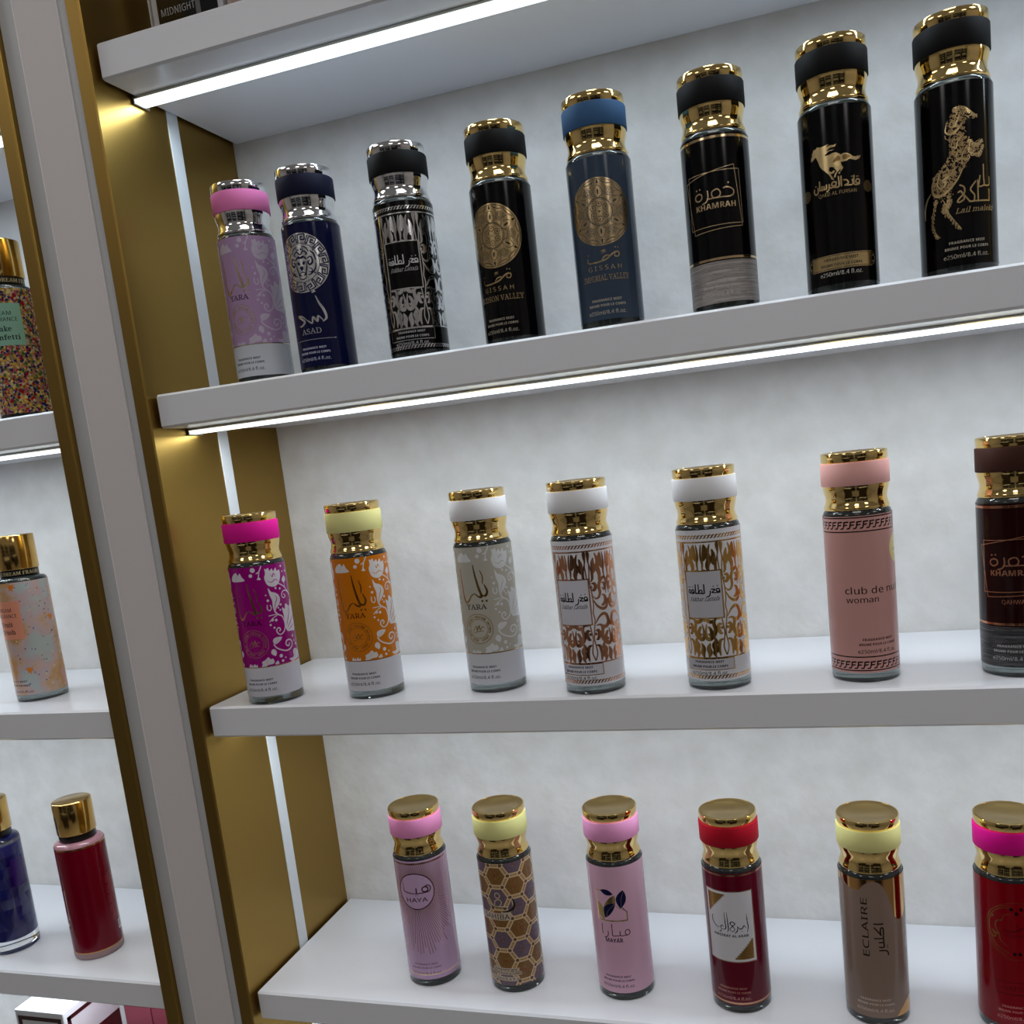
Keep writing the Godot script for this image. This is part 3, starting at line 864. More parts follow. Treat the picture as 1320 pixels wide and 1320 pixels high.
func print_hexagons() -> Canvas:
	var tan_c := Color(0.78, 0.68, 0.55)
	var c := new_label(tan_c, 0.2)
	var rng := RandomNumberGenerator.new()
	rng.seed = 9
	var R := 12.5
	for col in range(-5, 6):
		for row in range(-1, 7):
			var s := 1.0 + col * 18.5
			var odd := posmod(col, 2) == 1
			var h := 12.5 + row * 21.65 + (10.8 if odd else 0.0) - 0.4
			var purple := posmod(row + (1 if odd else 0), 2) == (0 if not odd else 0)
			var m := Vector2(s, h)
			# paler outline, framed bars along the six edges, studs on the corners
			for i in 6:
				var a := m + Vector2(R, 0).rotated(TAU * i / 6.0)
				var b := m + Vector2(R, 0).rotated(TAU * (i + 1) / 6.0)
				var d := (b - a).normalized()
				c.paint(Color(0.58, 0.46, 0.30))
				c.pen(PackedVector2Array([a + d * 3.6, b - d * 3.6]), 1.9, -1, false)
				c.paint(Color(0.66, 0.54, 0.36))
				c.pen(PackedVector2Array([a + d * 4.6, b - d * 4.6]), 1.1, -1, false)
				c.paint(Color(0.38, 0.29, 0.23))
				c.disc(a.x, a.y, 1.6)
			c.paint(Color(0.80, 0.69, 0.56))
			c.poly(c.circle_points(m.x, m.y, 10.6, 6))
			var core := Color(0.39, 0.33, 0.38) if purple else Color(0.47, 0.34, 0.19)
			c.paint(core)
			c.poly(c.circle_points(m.x, m.y, 9.8, 6))
			for i in 46:
				var p := Vector2(rng.randf_range(0, 8.2), 0).rotated(rng.randf_range(0, TAU))
				c.paint(core.lerp(Color(0.72, 0.62, 0.55) if rng.randf() < 0.5 else Color(0.2, 0.15, 0.14), 0.4))
				c.disc(m.x + p.x, m.y + p.y, rng.randf_range(0.25, 0.45))
			c.paint(Color(0.50, 0.22, 0.18))
			for i in 8:
				var p := Vector2(rng.randf_range(0, 2.0), 0).rotated(rng.randf_range(0, TAU))
				c.disc(m.x + p.x, m.y + p.y, 0.45)
	c.paint(Color(0.72, 0.66, 0.60))
	c.rect(-20, 75.6, 12, 83)
	c.ring(1, 101, 2.6, 1.0)
	c.stroke([-3, 91, -1.6, 95.6, 2.4, 97, 4.6, 94, 2.6, 90.4], 1.0)
	c.stroke([-9, 91, 0, 89.4, 10, 89], 1.6)
	c.stroke([15, 94.6, 15.6, 89, 12, 84.4, 4, 84], 1.6)
	c.paint(Color(0.16, 0.13, 0.12))
	c.stroke([-8, 90.4, 0, 88.8, 9, 88.4], 0.7)
	c.stroke([15.6, 97, 16.6, 90, 13, 85.6, 5, 84.4], 0.7, 2.4)
	lettering(c, "SAHIBA", -3, 76.6, 5.2, 28, "s")
	c.paint(Color(0.72, 0.66, 0.60))
	c.rect(-14, 22.8, 14, 26)
	c.rect(-17, 18.8, 16, 22)
	c.rect(-17, 12.6, 12, 17)
	small_print(c, Color(0.2, 0.16, 0.14))
	return c


func leaf(c: Canvas, a: Vector2, b: Vector2, wide: float, bend: float) -> void:
	var d := b - a
	var o := d.orthogonal().normalized()
	var q := PackedVector2Array()
	for i in 13:
		var t := i / 12.0
		q.append(a + d * t + o * (bend * sin(PI * t) + 0.5 * wide * pow(sin(PI * t), 0.8)))
	for i in range(11, 0, -1):
		var t := i / 12.0
		q.append(a + d * t + o * (bend * sin(PI * t) - 0.5 * wide * pow(sin(PI * t), 0.8)))
	c.poly(q)


func print_leaves() -> Canvas:
	var ground := Color(0.81, 0.65, 0.74)
	var c := new_label(ground)
	c.paint(GOLD, 1.0, 0.18)
	for e in [[-15, 79.6, -13.6, 109.8], [-15, 79.6, 15, 80.8], [13.8, 79.6, 15, 88], [-15, 108.8, -6, 109.8]]:
		c.rect(e[0], e[1], e[2], e[3])
	leaf(c, Vector2(-7.5, 91.5), Vector2(4.4, 105.5), 8.4, 2.0)
	leaf(c, Vector2(-8, 80.8), Vector2(-12.4, 98), 7.4, 0.0)
	c.paint(Color(0.09, 0.10, 0.28), 0.3, 0.2)
	leaf(c, Vector2(9.0, 92.6), Vector2(12.4, 109.8), 9.4, -0.6)
	leaf(c, Vector2(-6.4, 83), Vector2(4.2, 97.6), 8.4, -2.0)
	leaf(c, Vector2(-9, 109.8), Vector2(3, 106.4), 5.4, 0.0)
	c.stroke([10, 94, 13, 90, 15, 88], 0.6)
	c.paint(GOLD, 1.0, 0.18)
	c.stroke([9.6, 94.4, 10.4, 102, 13, 108.6], 0.35)
	c.stroke([-5, 84.6, -2.6, 90.6, 3, 96], 0.35)
	c.stroke([3, 97, 6, 94, 12, 90.6], 0.5)
	c.paint(Color(0.36, 0.22, 0.26), 0.4, 0.2)
	c.word(AR_MAYAR, 0.6, 68, 1.0)
	c.paint(Color(0.10, 0.09, 0.2))
	lettering(c, "MAYAR", 0, 58.8, 3.9, 17, "sb")
	c.paint(ground.darkened(0.07))
	for r in [6, 8, 10, 12, 14, 16, 18]:
		c.ring(36, 26, r, 0.3)
	small_print(c, Color(0.14, 0.11, 0.16))
	return c


func print_card() -> Canvas:
	var c := new_label(Color(0.36, 0.02, 0.12), 0.13)
	c.paint(Color(0.72, 0.55, 0.45), 1.0, 0.18)
	c.rect(-90, 130.4, 90, 132.0)
	c.rect(-90, 9.0, 90, 11.0)
	c.rect(-22.6, 49.4, 22.6, 116.6)
	c.paint(Color(0.80, 0.80, 0.83), 0.0, 0.22)
	c.rect(-21.9, 50.1, 21.9, 115.9)
	for e in [[-20, 113.6, 1.0, -1.0], [20, 52.4, -1.0, 1.0]]:
		var p := Vector2(e[0], e[1])
		c.paint(Color(0.74, 0.58, 0.34), 1.0, 0.22)
		c.shape([p.x, p.y, p.x + e[2] * 17.5, p.y, p.x, p.y + e[3] * 19], false)
		c.paint(Color(0.30, 0.22, 0.14), 0.4, 0.3)
		for i in 9:
			for j in 9 - i:
				var q := p + Vector2(e[2] * (1.2 + i * 1.9), e[3] * (1.2 + j * 2.05))
				if (i + j) % 2 == 0:
					c.ring(q.x, q.y, 0.75, 0.28)
				else:
					c.rect(q.x - 0.7, q.y - 0.18, q.x + 0.7, q.y + 0.18)
	c.paint(Color(0.07, 0.07, 0.10))
	c.word(AR_AMEERA, 0.6, 83.4, 0.95)
	lettering(c, "AMEERAT AL ARAB", 0, 73.6, 2.3, 32, "sb")
	small_print(c, Color(0.78, 0.58, 0.50), 0.5, -1.5)
	return c


func print_drip() -> Canvas:
	var ground := Color(0.52, 0.44, 0.40)
	var c := new_label(ground, 0.14)
	c.paint(Color(0.80, 0.62, 0.40), 1.0, 0.12)
	c.rect(-90, 126, -31, 140)
	c.rect(39, 118, 90, 140)
	c.poly(c.curve(c.flat(DRIP)))
	for s in [-74.0, -55.0, 56.0, 74.0]:
		c.shape([s - 9, 134, s - 8, 112, s - 3, 104, s + 4, 106, s + 8, 118, s + 9, 134])
	c.paint(ground, 0.0, 0.14)
	c.shape([-11, 118, -9.4, 124, -5.5, 128.6, -1, 130.8, 3, 130.8, 7, 128, 10.4, 122, 12, 116])
	c.paint(Color(0.80, 0.62, 0.40), 1.0, 0.12)
	c.shape([16, 8, 20, 13, 27, 18.6, 36, 20.6, 44, 16, 48, 8], false)
	c.paint(Color(0.16, 0.12, 0.10), 0.5, 0.15)
	lettering(c, "ECLAIRE", -4.2, 90.5, 5.2, 52, "s", 0.0, PI / 2)
	c.word(AR_ECLAIRE, 6.6, 79.6, 1.0, 1.0, PI / 2)
	small_print(c, Color(0.78, 0.72, 0.68), 0.0, -1.5)
	return c


func print_wreath() -> Canvas:
	var ground := Color(0.50, 0.0, 0.07)
	var c := new_label(ground, 0.13)
	var m := Vector2(0, 92)
	c.paint(Color(0.62, 0.40, 0.24), 0.9, 0.22)
	c.ring(m.x, m.y, 24.6, 0.3)
	for side in [-1.0, 1.0]:
		for e in [[0.4, 1.0, [3, 20, 10, 19.4, 17, 15, 20.6, 7, 20, -4, 15, -14, 6, -19]], [0.3, 0.8, [4, 22, 12, 20.6, 19, 15.4, 22.4, 6, 21.4, -6, 16, -16, 8, -21.4]], [0.4, 1.0, [4, 15, 9, 13.4, 10.6, 9, 15, 7, 15.6, 1, 13, -4, 12, -9, 7, -13]], [0.4, 1.6, [16, 15.4, 18.6, 13, 17.4, 11, 20, 9]], [0.5, 2.2, [12.6, -3, 16, -3.6, 18.6, -1]], [0.4, 1.8, [15, -5.4, 17.4, -7, 19.6, -4.4]]]:
			var q := PackedVector2Array()
			for i in range(0, e[2].size(), 2):
				q.append(m + Vector2(side * e[2][i], e[2][i + 1]))
			c.pen(q, e[0], e[1])
	c.paint(Color(0.12, 0.0, 0.02), 0.2, 0.2)
	for e in [[-3.6, 19], [3.6, 19], [0, 15.4], [-2, -19.6], [2, -19.6]]:
		c.disc(m.x + e[0], m.y + e[1], 1.5)
	c.paint(Color(0.36, 0.05, 0.08), 0.5, 0.2)
	c.word(AR_GISSAH, 0, 92, 0.7)
	lettering(c, "GISSAH", 0, 87, 2.6, 18, "r")
	for e in [[-17, 36.4, 17, 36.9], [-17, 46.9, 17, 47.4], [-17, 36.4, -16.5, 47.4], [16.5, 36.4, 17, 47.4]]:
		c.rect(e[0], e[1], e[2], e[3])
	lettering(c, "OXFORD", 0, 40, 3.6, 24, "r")
	small_print(c, Color(0.80, 0.56, 0.54), 0.2, 0.0, 1.0)
	return c


func label_material(c: Canvas) -> ORMMaterial3D:
	var tex := c.done(Vector2i(1024, 768))
	var m := ORMMaterial3D.new()
	m.albedo_texture = tex[0]
	m.orm_texture = tex[1]
	m.texture_repeat = true
	m.metallic_specular = 0.36
	return m


func plain(c: Color, rough := 0.5, metal := 0.0, spec := 0.5) -> StandardMaterial3D:
	var m := StandardMaterial3D.new()
	m.albedo_color = c
	m.roughness = rough
	m.metallic = metal
	m.metallic_specular = spec
	return m


func glass(c: Color, alpha := 0.06) -> StandardMaterial3D:
	var m := StandardMaterial3D.new()
	m.albedo_color = Color(c.r, c.g, c.b, alpha)
	m.roughness = 0.03
	m.transparency = BaseMaterial3D.TRANSPARENCY_ALPHA
	m.refraction_enabled = true
	m.refraction_scale = 0.05
	return m


# ------------------------------------------------------------------ bottles
func build_bottle_shapes() -> void:
	parts.body = lathe([[0, 1.2], [20, 1.2], [22, 0], [24.4, 0], [25.8, 0.8], [26.3, 2.4], [26.3, 131.5], [26.0, 134], [25.2, 136], [24.2, 137], [0, 137]], 64)
	parts.sleeve = lathe([[BODY_R, LAB_BOT], [BODY_R, LAB_TOP]], 96)
	parts.collar = lathe([[0, 137], [24.4, 137], [25.0, 137.6], [25.1, 138.6], [24.6, 140], [23.7, 142.6], [23.3, 145.4], [23.6, 148], [24.3, 150.6], [24.9, 153], [25.1, 155.4], [25.1, 158], [0, 158]], 64)
	parts.band = lathe([[24.8, 156.2], [25.7, 156.2], [26.0, 156.6], [26.0, 173.6], [25.7, 174.2], [24.8, 174.2]], 64)
	parts.cap = lathe([[0, 158], [24.7, 158], [24.9, 175.4], [25.2, 175.9], [25.3, 181.4], [25.05, 181.9], [24.5, 182.1], [23.9, 182.1], [23.8, 181.4], [0, 181.4]], 64)
	parts.disc = lathe([[0, 181.3], [23.7, 181.3], [23.7, 181.9], [17.6, 181.9], [17.2, 181.6], [0, 181.6]], 64)


func mist(at: Vector2, shelf: int, delta: float, c: Canvas, band: Color, metal: String, label: String, group: String) -> Node3D:
	var pos := Vector3(at.x, SHELF_Y[shelf], at.y)
	var b := thing("mist_bottle", label, "bottle", pos, group)
	b.rotation.y = atan2(CAM_AT.x - at.x, CAM_AT.z - at.y) + deg_to_rad(delta)
	obj("glass_body", parts.body, M.bottle_glass, b)
	obj("printed_sleeve", parts.sleeve, label_material(c), b)
	obj("collar", parts.collar, M[metal], b)
	var cap := obj("cap", parts.cap, M[metal], b)
	var key := "band_" + band.to_html()
	if not M.has(key):
		M[key] = plain(band, 0.65, 0.0, 0.3)
	obj("cap_band", parts.band, M[key], cap)
	obj("cap_disc", parts.disc, M[metal + "_disc"], cap)
	return b


func tall_cap(parent: Node3D, r := 20.5, h0 := 143.0, h1 := 181.0) -> void:
	obj("neck_ring", lathe([[0, 134], [18.6, 134], [18.8, 142], [18.8, h0 + 1], [0, h0 + 1]], 48), M.black_ring, parent)
	obj("cap", lathe([[0, h0], [r - 0.6, h0], [r, h0 + 0.6], [r, h1 - 1.0], [r - 0.4, h1 - 0.3], [r - 1.0, h1], [0, h1]], 64), M.gold_cap, parent)


func ring_letters(parent: Node3D, t: String, r: float, h: float, cap: float, m: Material) -> void:
	font("rb")
	var fb: Vector4 = font_base["rb"]
	var f := cap / (fb.w - fb.y) * 0.001
	var a := glyphs(t, "rb")
	var v: PackedVector3Array = a[Mesh.ARRAY_VERTEX]
	var idx: PackedInt32Array = a[Mesh.ARRAY_INDEX]
	var st := SurfaceTool.new()
	st.begin(Mesh.PRIMITIVE_TRIANGLES)
	for i in idx:
		var p := v[i]
		var th := p.x * f / (r * 0.001)
		var n := Vector3(sin(th), 0, cos(th))
		st.set_normal(n)
		st.add_vertex(n * r * 0.001 + Vector3(0, h * 0.001 + (p.y - fb.y) * f, 0))
	obj("ring_lettering", st.commit(), m, parent)


func flat_letters(called: String, t: String, cap: float, wide: float, key: String, m: Material, parent: Node3D, at: Vector3, turn := 0.0) -> void:
	font(key)
	var fb: Vector4 = font_base[key]
	var a := glyphs(t, key)
	var v: PackedVector3Array = a[Mesh.ARRAY_VERTEX]
	var idx: PackedInt32Array = a[Mesh.ARRAY_INDEX]
	var lo := 1e9
	var hi := -1e9
	for p in v:
		lo = minf(lo, p.x)
		hi = maxf(hi, p.x)
	var st := SurfaceTool.new()
	st.begin(Mesh.PRIMITIVE_TRIANGLES)
	for i in idx:
		st.set_normal(Vector3(0, 0, 1))
		st.add_vertex(Vector3((v[i].x - (lo + hi) / 2.0) * wide / (hi - lo), (v[i].y - fb.y) * cap / (fb.w - fb.y), 0))
	var o := obj(called, st.commit(), m, parent, at)
	o.rotation.y = turn


# ------------------------------------------------------------------ the scene
func _ready() -> void:
	var cam := Camera3D.new()
	cam.name = "camera"
	add_child(cam)
	cam.transform = Transform3D(Basis(Vector3(0.9506389, -0.10978, -0.290231), Vector3(0.059423, 0.9824218, -0.176964), Vector3(0.3045564, 0.1509825, 0.9404519)), CAM_AT)
	# the photograph is an off-centre crop: f = 1183.5 px, optical axis at (692.9, 769.8) of 1320
	cam.projection = Camera3D.PROJECTION_FRUSTUM
	cam.near = 0.02
	cam.far = 30.0
	cam.size = 0.02 * 1320.0 / 1183.5
	cam.frustum_offset = Vector2(0.02 * (660.0 - 692.94) / 1183.5, 0.02 * (769.84 - 660.0) / 1183.5)
	cam.current = true

	var we := WorldEnvironment.new()
	we.name = "environment"
	var env := Environment.new()
	env.background_mode = Environment.BG_COLOR
	env.background_color = Color(0, 0, 0)
	env.tonemap_mode = Environment.TONE_MAPPER_LINEAR
	env.tonemap_exposure = 1.0
	env.sdfgi_enabled = true
	env.ssao_enabled = true
	env.ssil_enabled = true
	we.environment = env
	add_child(we)

	make_materials()
	build_room()
	build_shelving()
	build_bottle_shapes()
	build_right_bay()
	build_left_bay()
	build_top_shelf()
	build_shop_behind()


const CEILING_ENERGY := 0.46
const LED_ENERGY := 0.145


func noise_tex(seed_: int, freq: float, a: Color, b: Color, size := 512, octaves := 5) -> NoiseTexture2D:
	var n := FastNoiseLite.new()
	n.seed = seed_
	n.noise_type = FastNoiseLite.TYPE_SIMPLEX_SMOOTH
	n.frequency = freq
	n.fractal_octaves = octaves
	var t := NoiseTexture2D.new()
	t.width = size
	t.height = size
	t.seamless = true
	t.noise = n
	var g := Gradient.new()
	g.set_color(0, a)
	g.set_color(1, b)
	t.color_ramp = g
	return t


func make_materials() -> void:
	var w := plain(Color.WHITE, 0.55)
	w.albedo_texture = noise_tex(3, 0.010, Color(0.845, 0.84, 0.83), Color(0.90, 0.90, 0.90), 1024, 6)
	w.uv1_triplanar = true
	w.uv1_world_triplanar = true
	w.uv1_scale = Vector3(2.2, 2.2, 2.2)
	w.normal_enabled = true
	var bump := noise_tex(8, 0.02, Color.BLACK, Color.WHITE, 512, 5)
	bump.as_normal_map = true
	bump.bump_strength = 1.2
	w.normal_texture = bump
	M.plaster = w
	M.shelf = plain(Color(0.87, 0.88, 0.91), 0.22)
	M.paint = plain(Color(0.82, 0.80, 0.81), 0.6)
	M.paint_edge = plain(Color(0.73, 0.735, 0.75), 0.5)
	M.strip = plain(Color(0.86, 0.88, 0.90), 0.35)
	var g := plain(Color(0.62, 0.50, 0.25), 0.30, 1.0)
	var brushed := noise_tex(5, 0.05, Color(0.80, 0.80, 0.80), Color(1, 1, 1), 512, 4)
	g.roughness = 0.38
	g.roughness_texture = brushed
	g.uv1_triplanar = true
	g.uv1_world_triplanar = true
	g.uv1_scale = Vector3(40, 1.2, 40)
	M.brass = g
	M.brass_trim = plain(Color(0.56, 0.45, 0.23), 0.42, 1.0)
	M.gap = plain(Color(0.05, 0.045, 0.04), 0.8)
	M.aluminium = plain(Color(0.82, 0.82, 0.80), 0.3, 0.9)
	M.bottle_glass = glass(Color(0.52, 0.56, 0.56), 0.08)
	M.clear_glass = glass(Color(0.97, 0.975, 0.98), 0.0)
	M.gold = plain(Color(0.93, 0.81, 0.54), 0.06, 1.0)
	M.gold_disc = plain(Color(0.74, 0.63, 0.40), 0.3, 1.0)
	M.chrome_disc = plain(Color(0.82, 0.82, 0.83), 0.3, 1.0)
	M.chrome = plain(Color(0.90, 0.90, 0.91), 0.06, 1.0)
	M.gold_cap = plain(Color(0.86, 0.71, 0.43), 0.14, 1.0)
	M.black_ring = plain(Color(0.03, 0.03, 0.03), 0.3)
	M.ring_print = plain(Color(0.72, 0.66, 0.52), 0.4)
	var led := plain(Color(0.95, 0.97, 1.0), 0.5)
	led.emission_enabled = true
	led.emission = Color(0.93, 0.98, 1.0)
	led.emission_energy_multiplier = 1.6
	M.led = led
	var panel := plain(Color(0.95, 0.95, 0.95), 0.5)
	panel.emission_enabled = true
	panel.emission = Color(1.0, 0.985, 0.97)
	panel.emission_energy_multiplier = 1.5
	M.panel_light = panel


func build_room() -> void:
	var x0 := -2.6
	var x1 := 3.4
	var z1 := 3.6
	struct("floor", bevel_box(Vector3(x1 - x0 + 0.2, 0.1, z1 + 0.3), 0.0), plain(Color(0.62, 0.60, 0.57), 0.25), Vector3((x0 + x1) / 2, FLOOR_Y - 0.05, z1 / 2))
	struct("ceiling", bevel_box(Vector3(x1 - x0 + 0.2, 0.1, z1 + 0.3), 0.0), plain(Color(0.86, 0.86, 0.85), 0.7), Vector3((x0 + x1) / 2, CEIL_Y + 0.05, z1 / 2))
	var hh := CEIL_Y - FLOOR_Y
	var cy := (CEIL_Y + FLOOR_Y) / 2
	struct("wall_back", bevel_box(Vector3(x1 - x0 + 0.2, hh, 0.1), 0.0), M.plaster, Vector3((x0 + x1) / 2, cy, -0.05), "pale grey plastered wall behind the shelves")
	struct("wall_front", bevel_box(Vector3(x1 - x0 + 0.2, hh, 0.1), 0.0), plain(Color(0.74, 0.72, 0.70), 0.7), Vector3((x0 + x1) / 2, cy, z1 + 0.05))
	struct("wall_left", bevel_box(Vector3(0.1, hh, z1), 0.0), plain(Color(0.78, 0.76, 0.74), 0.7), Vector3(x0 - 0.05, cy, z1 / 2))
	struct("wall_right", bevel_box(Vector3(0.1, hh, z1), 0.0), plain(Color(0.78, 0.76, 0.74), 0.7), Vector3(x1 + 0.05, cy, z1 / 2))
	# white painted pier between the two bays: two set-back edge strips and a slightly proud middle
	var z_p := 0.2009
	var pier := struct("wall_pier", bevel_box(Vector3(0.0792, hh, z_p - 0.0), 0.0006), M.paint_edge, Vector3(-0.0566, cy, z_p / 2), "white painted pier between the two gold-framed bays")
	obj("middle_board", bevel_box(Vector3(0.0465, hh, 0.0012), 0.0005), M.paint, pier, Vector3(0.0021, 0, z_p / 2 + 0.0006))
	for e in [-1.0, 1.0]:
		obj("caulk_bead", bevel_box(Vector3(0.0012, hh, 0.0018), 0.0005), plain(Color(0.88, 0.87, 0.87), 0.5), pier, Vector3(0.0021 + e * 0.0236, 0, z_p / 2 + 0.0006))
	# closed fronts above and below the shelving and beyond the bays
	struct("wall_header", bevel_box(Vector3(x1 - x0, 0.42, 0.2), 0.0), M.paint, Vector3((x0 + x1) / 2, CEIL_Y - 0.21, 0.1))
	struct("trim_1", bevel_box(Vector3(x1 - x0, 0.34, 0.19), 0.0), M.paint, Vector3((x0 + x1) / 2, FLOOR_Y + 0.17, 0.095))
	struct("wall_end_left", bevel_box(Vector3(BAY_L[0] - 0.015 - x0, hh - 0.76, 0.2), 0.0), M.paint, Vector3((x0 + BAY_L[0] - 0.015) / 2, cy - 0.04, 0.1))
	struct("wall_end_right", bevel_box(Vector3(x1 - BAY_R[1] - 0.015, hh - 0.76, 0.2), 0.0), M.paint, Vector3((x1 + BAY_R[1] + 0.015) / 2, cy - 0.04, 0.1))
	# ceiling panels of the shop
	var n := 0
	for p in [[-1.2, 0.9], [0.6, 0.9], [2.4, 0.9], [-1.2, 2.6], [0.6, 2.6], [2.4, 2.6]]:
		var t := thing("ceiling_light", "square white ceiling light panel over the shop floor, %s row, %s of three" % [["front", "rear"][n / 3], ["left one", "middle one", "right one"][n % 3]], "ceiling light", Vector3(p[0], CEIL_Y, p[1]), "ceiling light panels")
		n += 1
		obj("frame", bevel_box(Vector3(0.62, 0.03, 0.62), 0.004), M.aluminium, t, Vector3(0, -0.015, 0))
		obj("diffuser", bevel_box(Vector3(0.57, 0.006, 0.57), 0.0), M.panel_light, t, Vector3(0, -0.0325, 0))
		var l := AreaLight3D.new()
		l.name = "panel_glow"
		l.area_size = Vector2(0.57, 0.57)
		l.light_color = Color(1.0, 0.985, 0.965)
		l.light_energy = CEILING_ENERGY
		l.shadow_enabled = true
		l.area_range = 8.0
		l.area_attenuation = 2.0
		t.add_child(l)
		l.position = Vector3(0, -0.04, 0)
		l.rotation.x = -PI / 2


func build_shelving() -> void:
	var y0 := FLOOR_Y + 0.34
	var y1 := CEIL_Y - 0.42
	# gold side panels: [x outer, x inner, which side faces the goods, label]
	var sides := [
		[BAY_R[0] - 0.0138, BAY_R[0], 1.0, "brushed gold side panel at the left end of the bay with the sixteen tall mist bottles"],
		[BAY_L[1], BAY_L[1] + 0.0148, -1.0, "narrow gold side panel bordering the left bay beside the white pier"],
		[BAY_R[1], BAY_R[1] + 0.0148, -1.0, "gold side panel closing the far right end of the mist bottle bay"],
		[BAY_L[0] - 0.0148, BAY_L[0], 1.0, "gold side panel closing the far left end of the left bay"],
	]
	sides[0][3] = "brushed gold side panel with inset white strip left of the mist bottles"
	for s in sides:
		var t := thing("side_panel", s[3], "panel", Vector3((s[0] + s[1]) / 2, (y0 + y1) / 2, 0))
		var wd: float = s[1] - s[0]
		obj("panel_sheet", bevel_box(Vector3(wd, y1 - y0, PANEL_Z - 0.0016), 0.0008), M.brass, t, Vector3(0, 0, (PANEL_Z - 0.0016) / 2))
		obj("front_edge", bevel_box(Vector3(wd, y1 - y0, 0.0016), 0.0007), M.brass_trim, t, Vector3(0, 0, PANEL_Z - 0.0008))
		obj("wall_strip", bevel_box(Vector3(0.0016, y1 - y0, 0.016), 0.0003), M.strip, t, Vector3(s[2] * (wd / 2 + 0.0002), 0, 0.1023))
	var rows := ["uppermost", "second", "third", "fourth", "lowest"]
	for bay in 2:
		var ends: Array = BAY_R if bay == 0 else BAY_L
		for k in 5:
			var what: String
			if bay == 0:
				what = ["glossy white shelf board at the top carrying dark cartons, light bar beneath", "white shelf board under the black, navy and lilac mist bottles", "white shelf board under the magenta, orange and white banded bottles", "white shelf board under the bottles with flat gold cap tops", "white shelf board below the bottom row of mist bottles"][k]
			else:
				what = ["white shelf board at the top of the left bay", "white shelf board under the confetti bottle in the left bay", "white shelf board under the peach glitter bottle in the left bay", "white shelf board under the blue and crimson bottles in the left bay", "white shelf board under the cartons in the left bay"][k]
			var x0: float = ends[0] + 0.003
			var x1: float = ends[1] - 0.003
			var t := thing("shelf_board", what, "shelf", Vector3((x0 + x1) / 2, SHELF_Y[k] - SHELF_T / 2, 0.0), "white shelf boards")
			obj("board", bevel_box(Vector3(x1 - x0, SHELF_T, DEPTH), 0.002), M.shelf, t, Vector3(0, 0, DEPTH / 2))
			if k == 4:
				continue
			var lb := thing("light_bar", "slim lit bar under the %s of the %s bay" % [["top shelf board", "second shelf board", "third shelf board", "fourth shelf board"][k], ["mist bottle", "left"][bay]], "light", Vector3((x0 + x1) / 2, SHELF_Y[k] - SHELF_T, 0.147), "light bars under the shelves")
			var len_ := x1 - x0 + 0.004
			obj("housing", bevel_box(Vector3(len_, 0.0022, 0.0225), 0.0006), M.aluminium, lb, Vector3(0, -0.0011, 0))
			# rounded diffuser
			var st := SurfaceTool.new()
			st.begin(Mesh.PRIMITIVE_TRIANGLES)
			var prof := []
			for i in 9:
				var a := PI * i / 8.0
				prof.append(Vector2(-0.0098 * cos(a), -0.0036 * sin(a)))
			for i in 8:
				if true:
					var a3 := Vector3(-len_ / 2 + 0.0015, prof[i].y, prof[i].x)
					var b3 := Vector3(len_ / 2 - 0.0015, prof[i].y, prof[i].x)
					var c3 := Vector3(len_ / 2 - 0.0015, prof[i + 1].y, prof[i + 1].x)
					var d3 := Vector3(-len_ / 2 + 0.0015, prof[i + 1].y, prof[i + 1].x)
					quad(st, a3, b3, c3, d3)
			obj("diffuser", st.commit(), M.led, lb, Vector3(0, -0.0021, 0))
			for e in [-1.0, 1.0]:
				obj("end_cap", bevel_box(Vector3(0.0015, 0.0058, 0.0215), 0.0004), M.aluminium, lb, Vector3(e * (len_ / 2 - 0.00075), -0.0034, 0))
			var l := AreaLight3D.new()
			l.name = "bar_glow"
			l.area_size = Vector2(len_ - 0.004, 0.018)
			l.light_color = Color(0.88, 0.95, 1.0) if k == 0 else Color(0.93, 0.975, 1.0)
			l.light_energy = LED_ENERGY * [0.87, 1.03, 0.92, 0.95][k]
			l.shadow_enabled = true
			l.area_range = 6.0
			l.area_attenuation = 2.0
			lb.add_child(l)
			l.position = Vector3(0, -0.0066, 0)
			l.rotation.x = -PI / 2


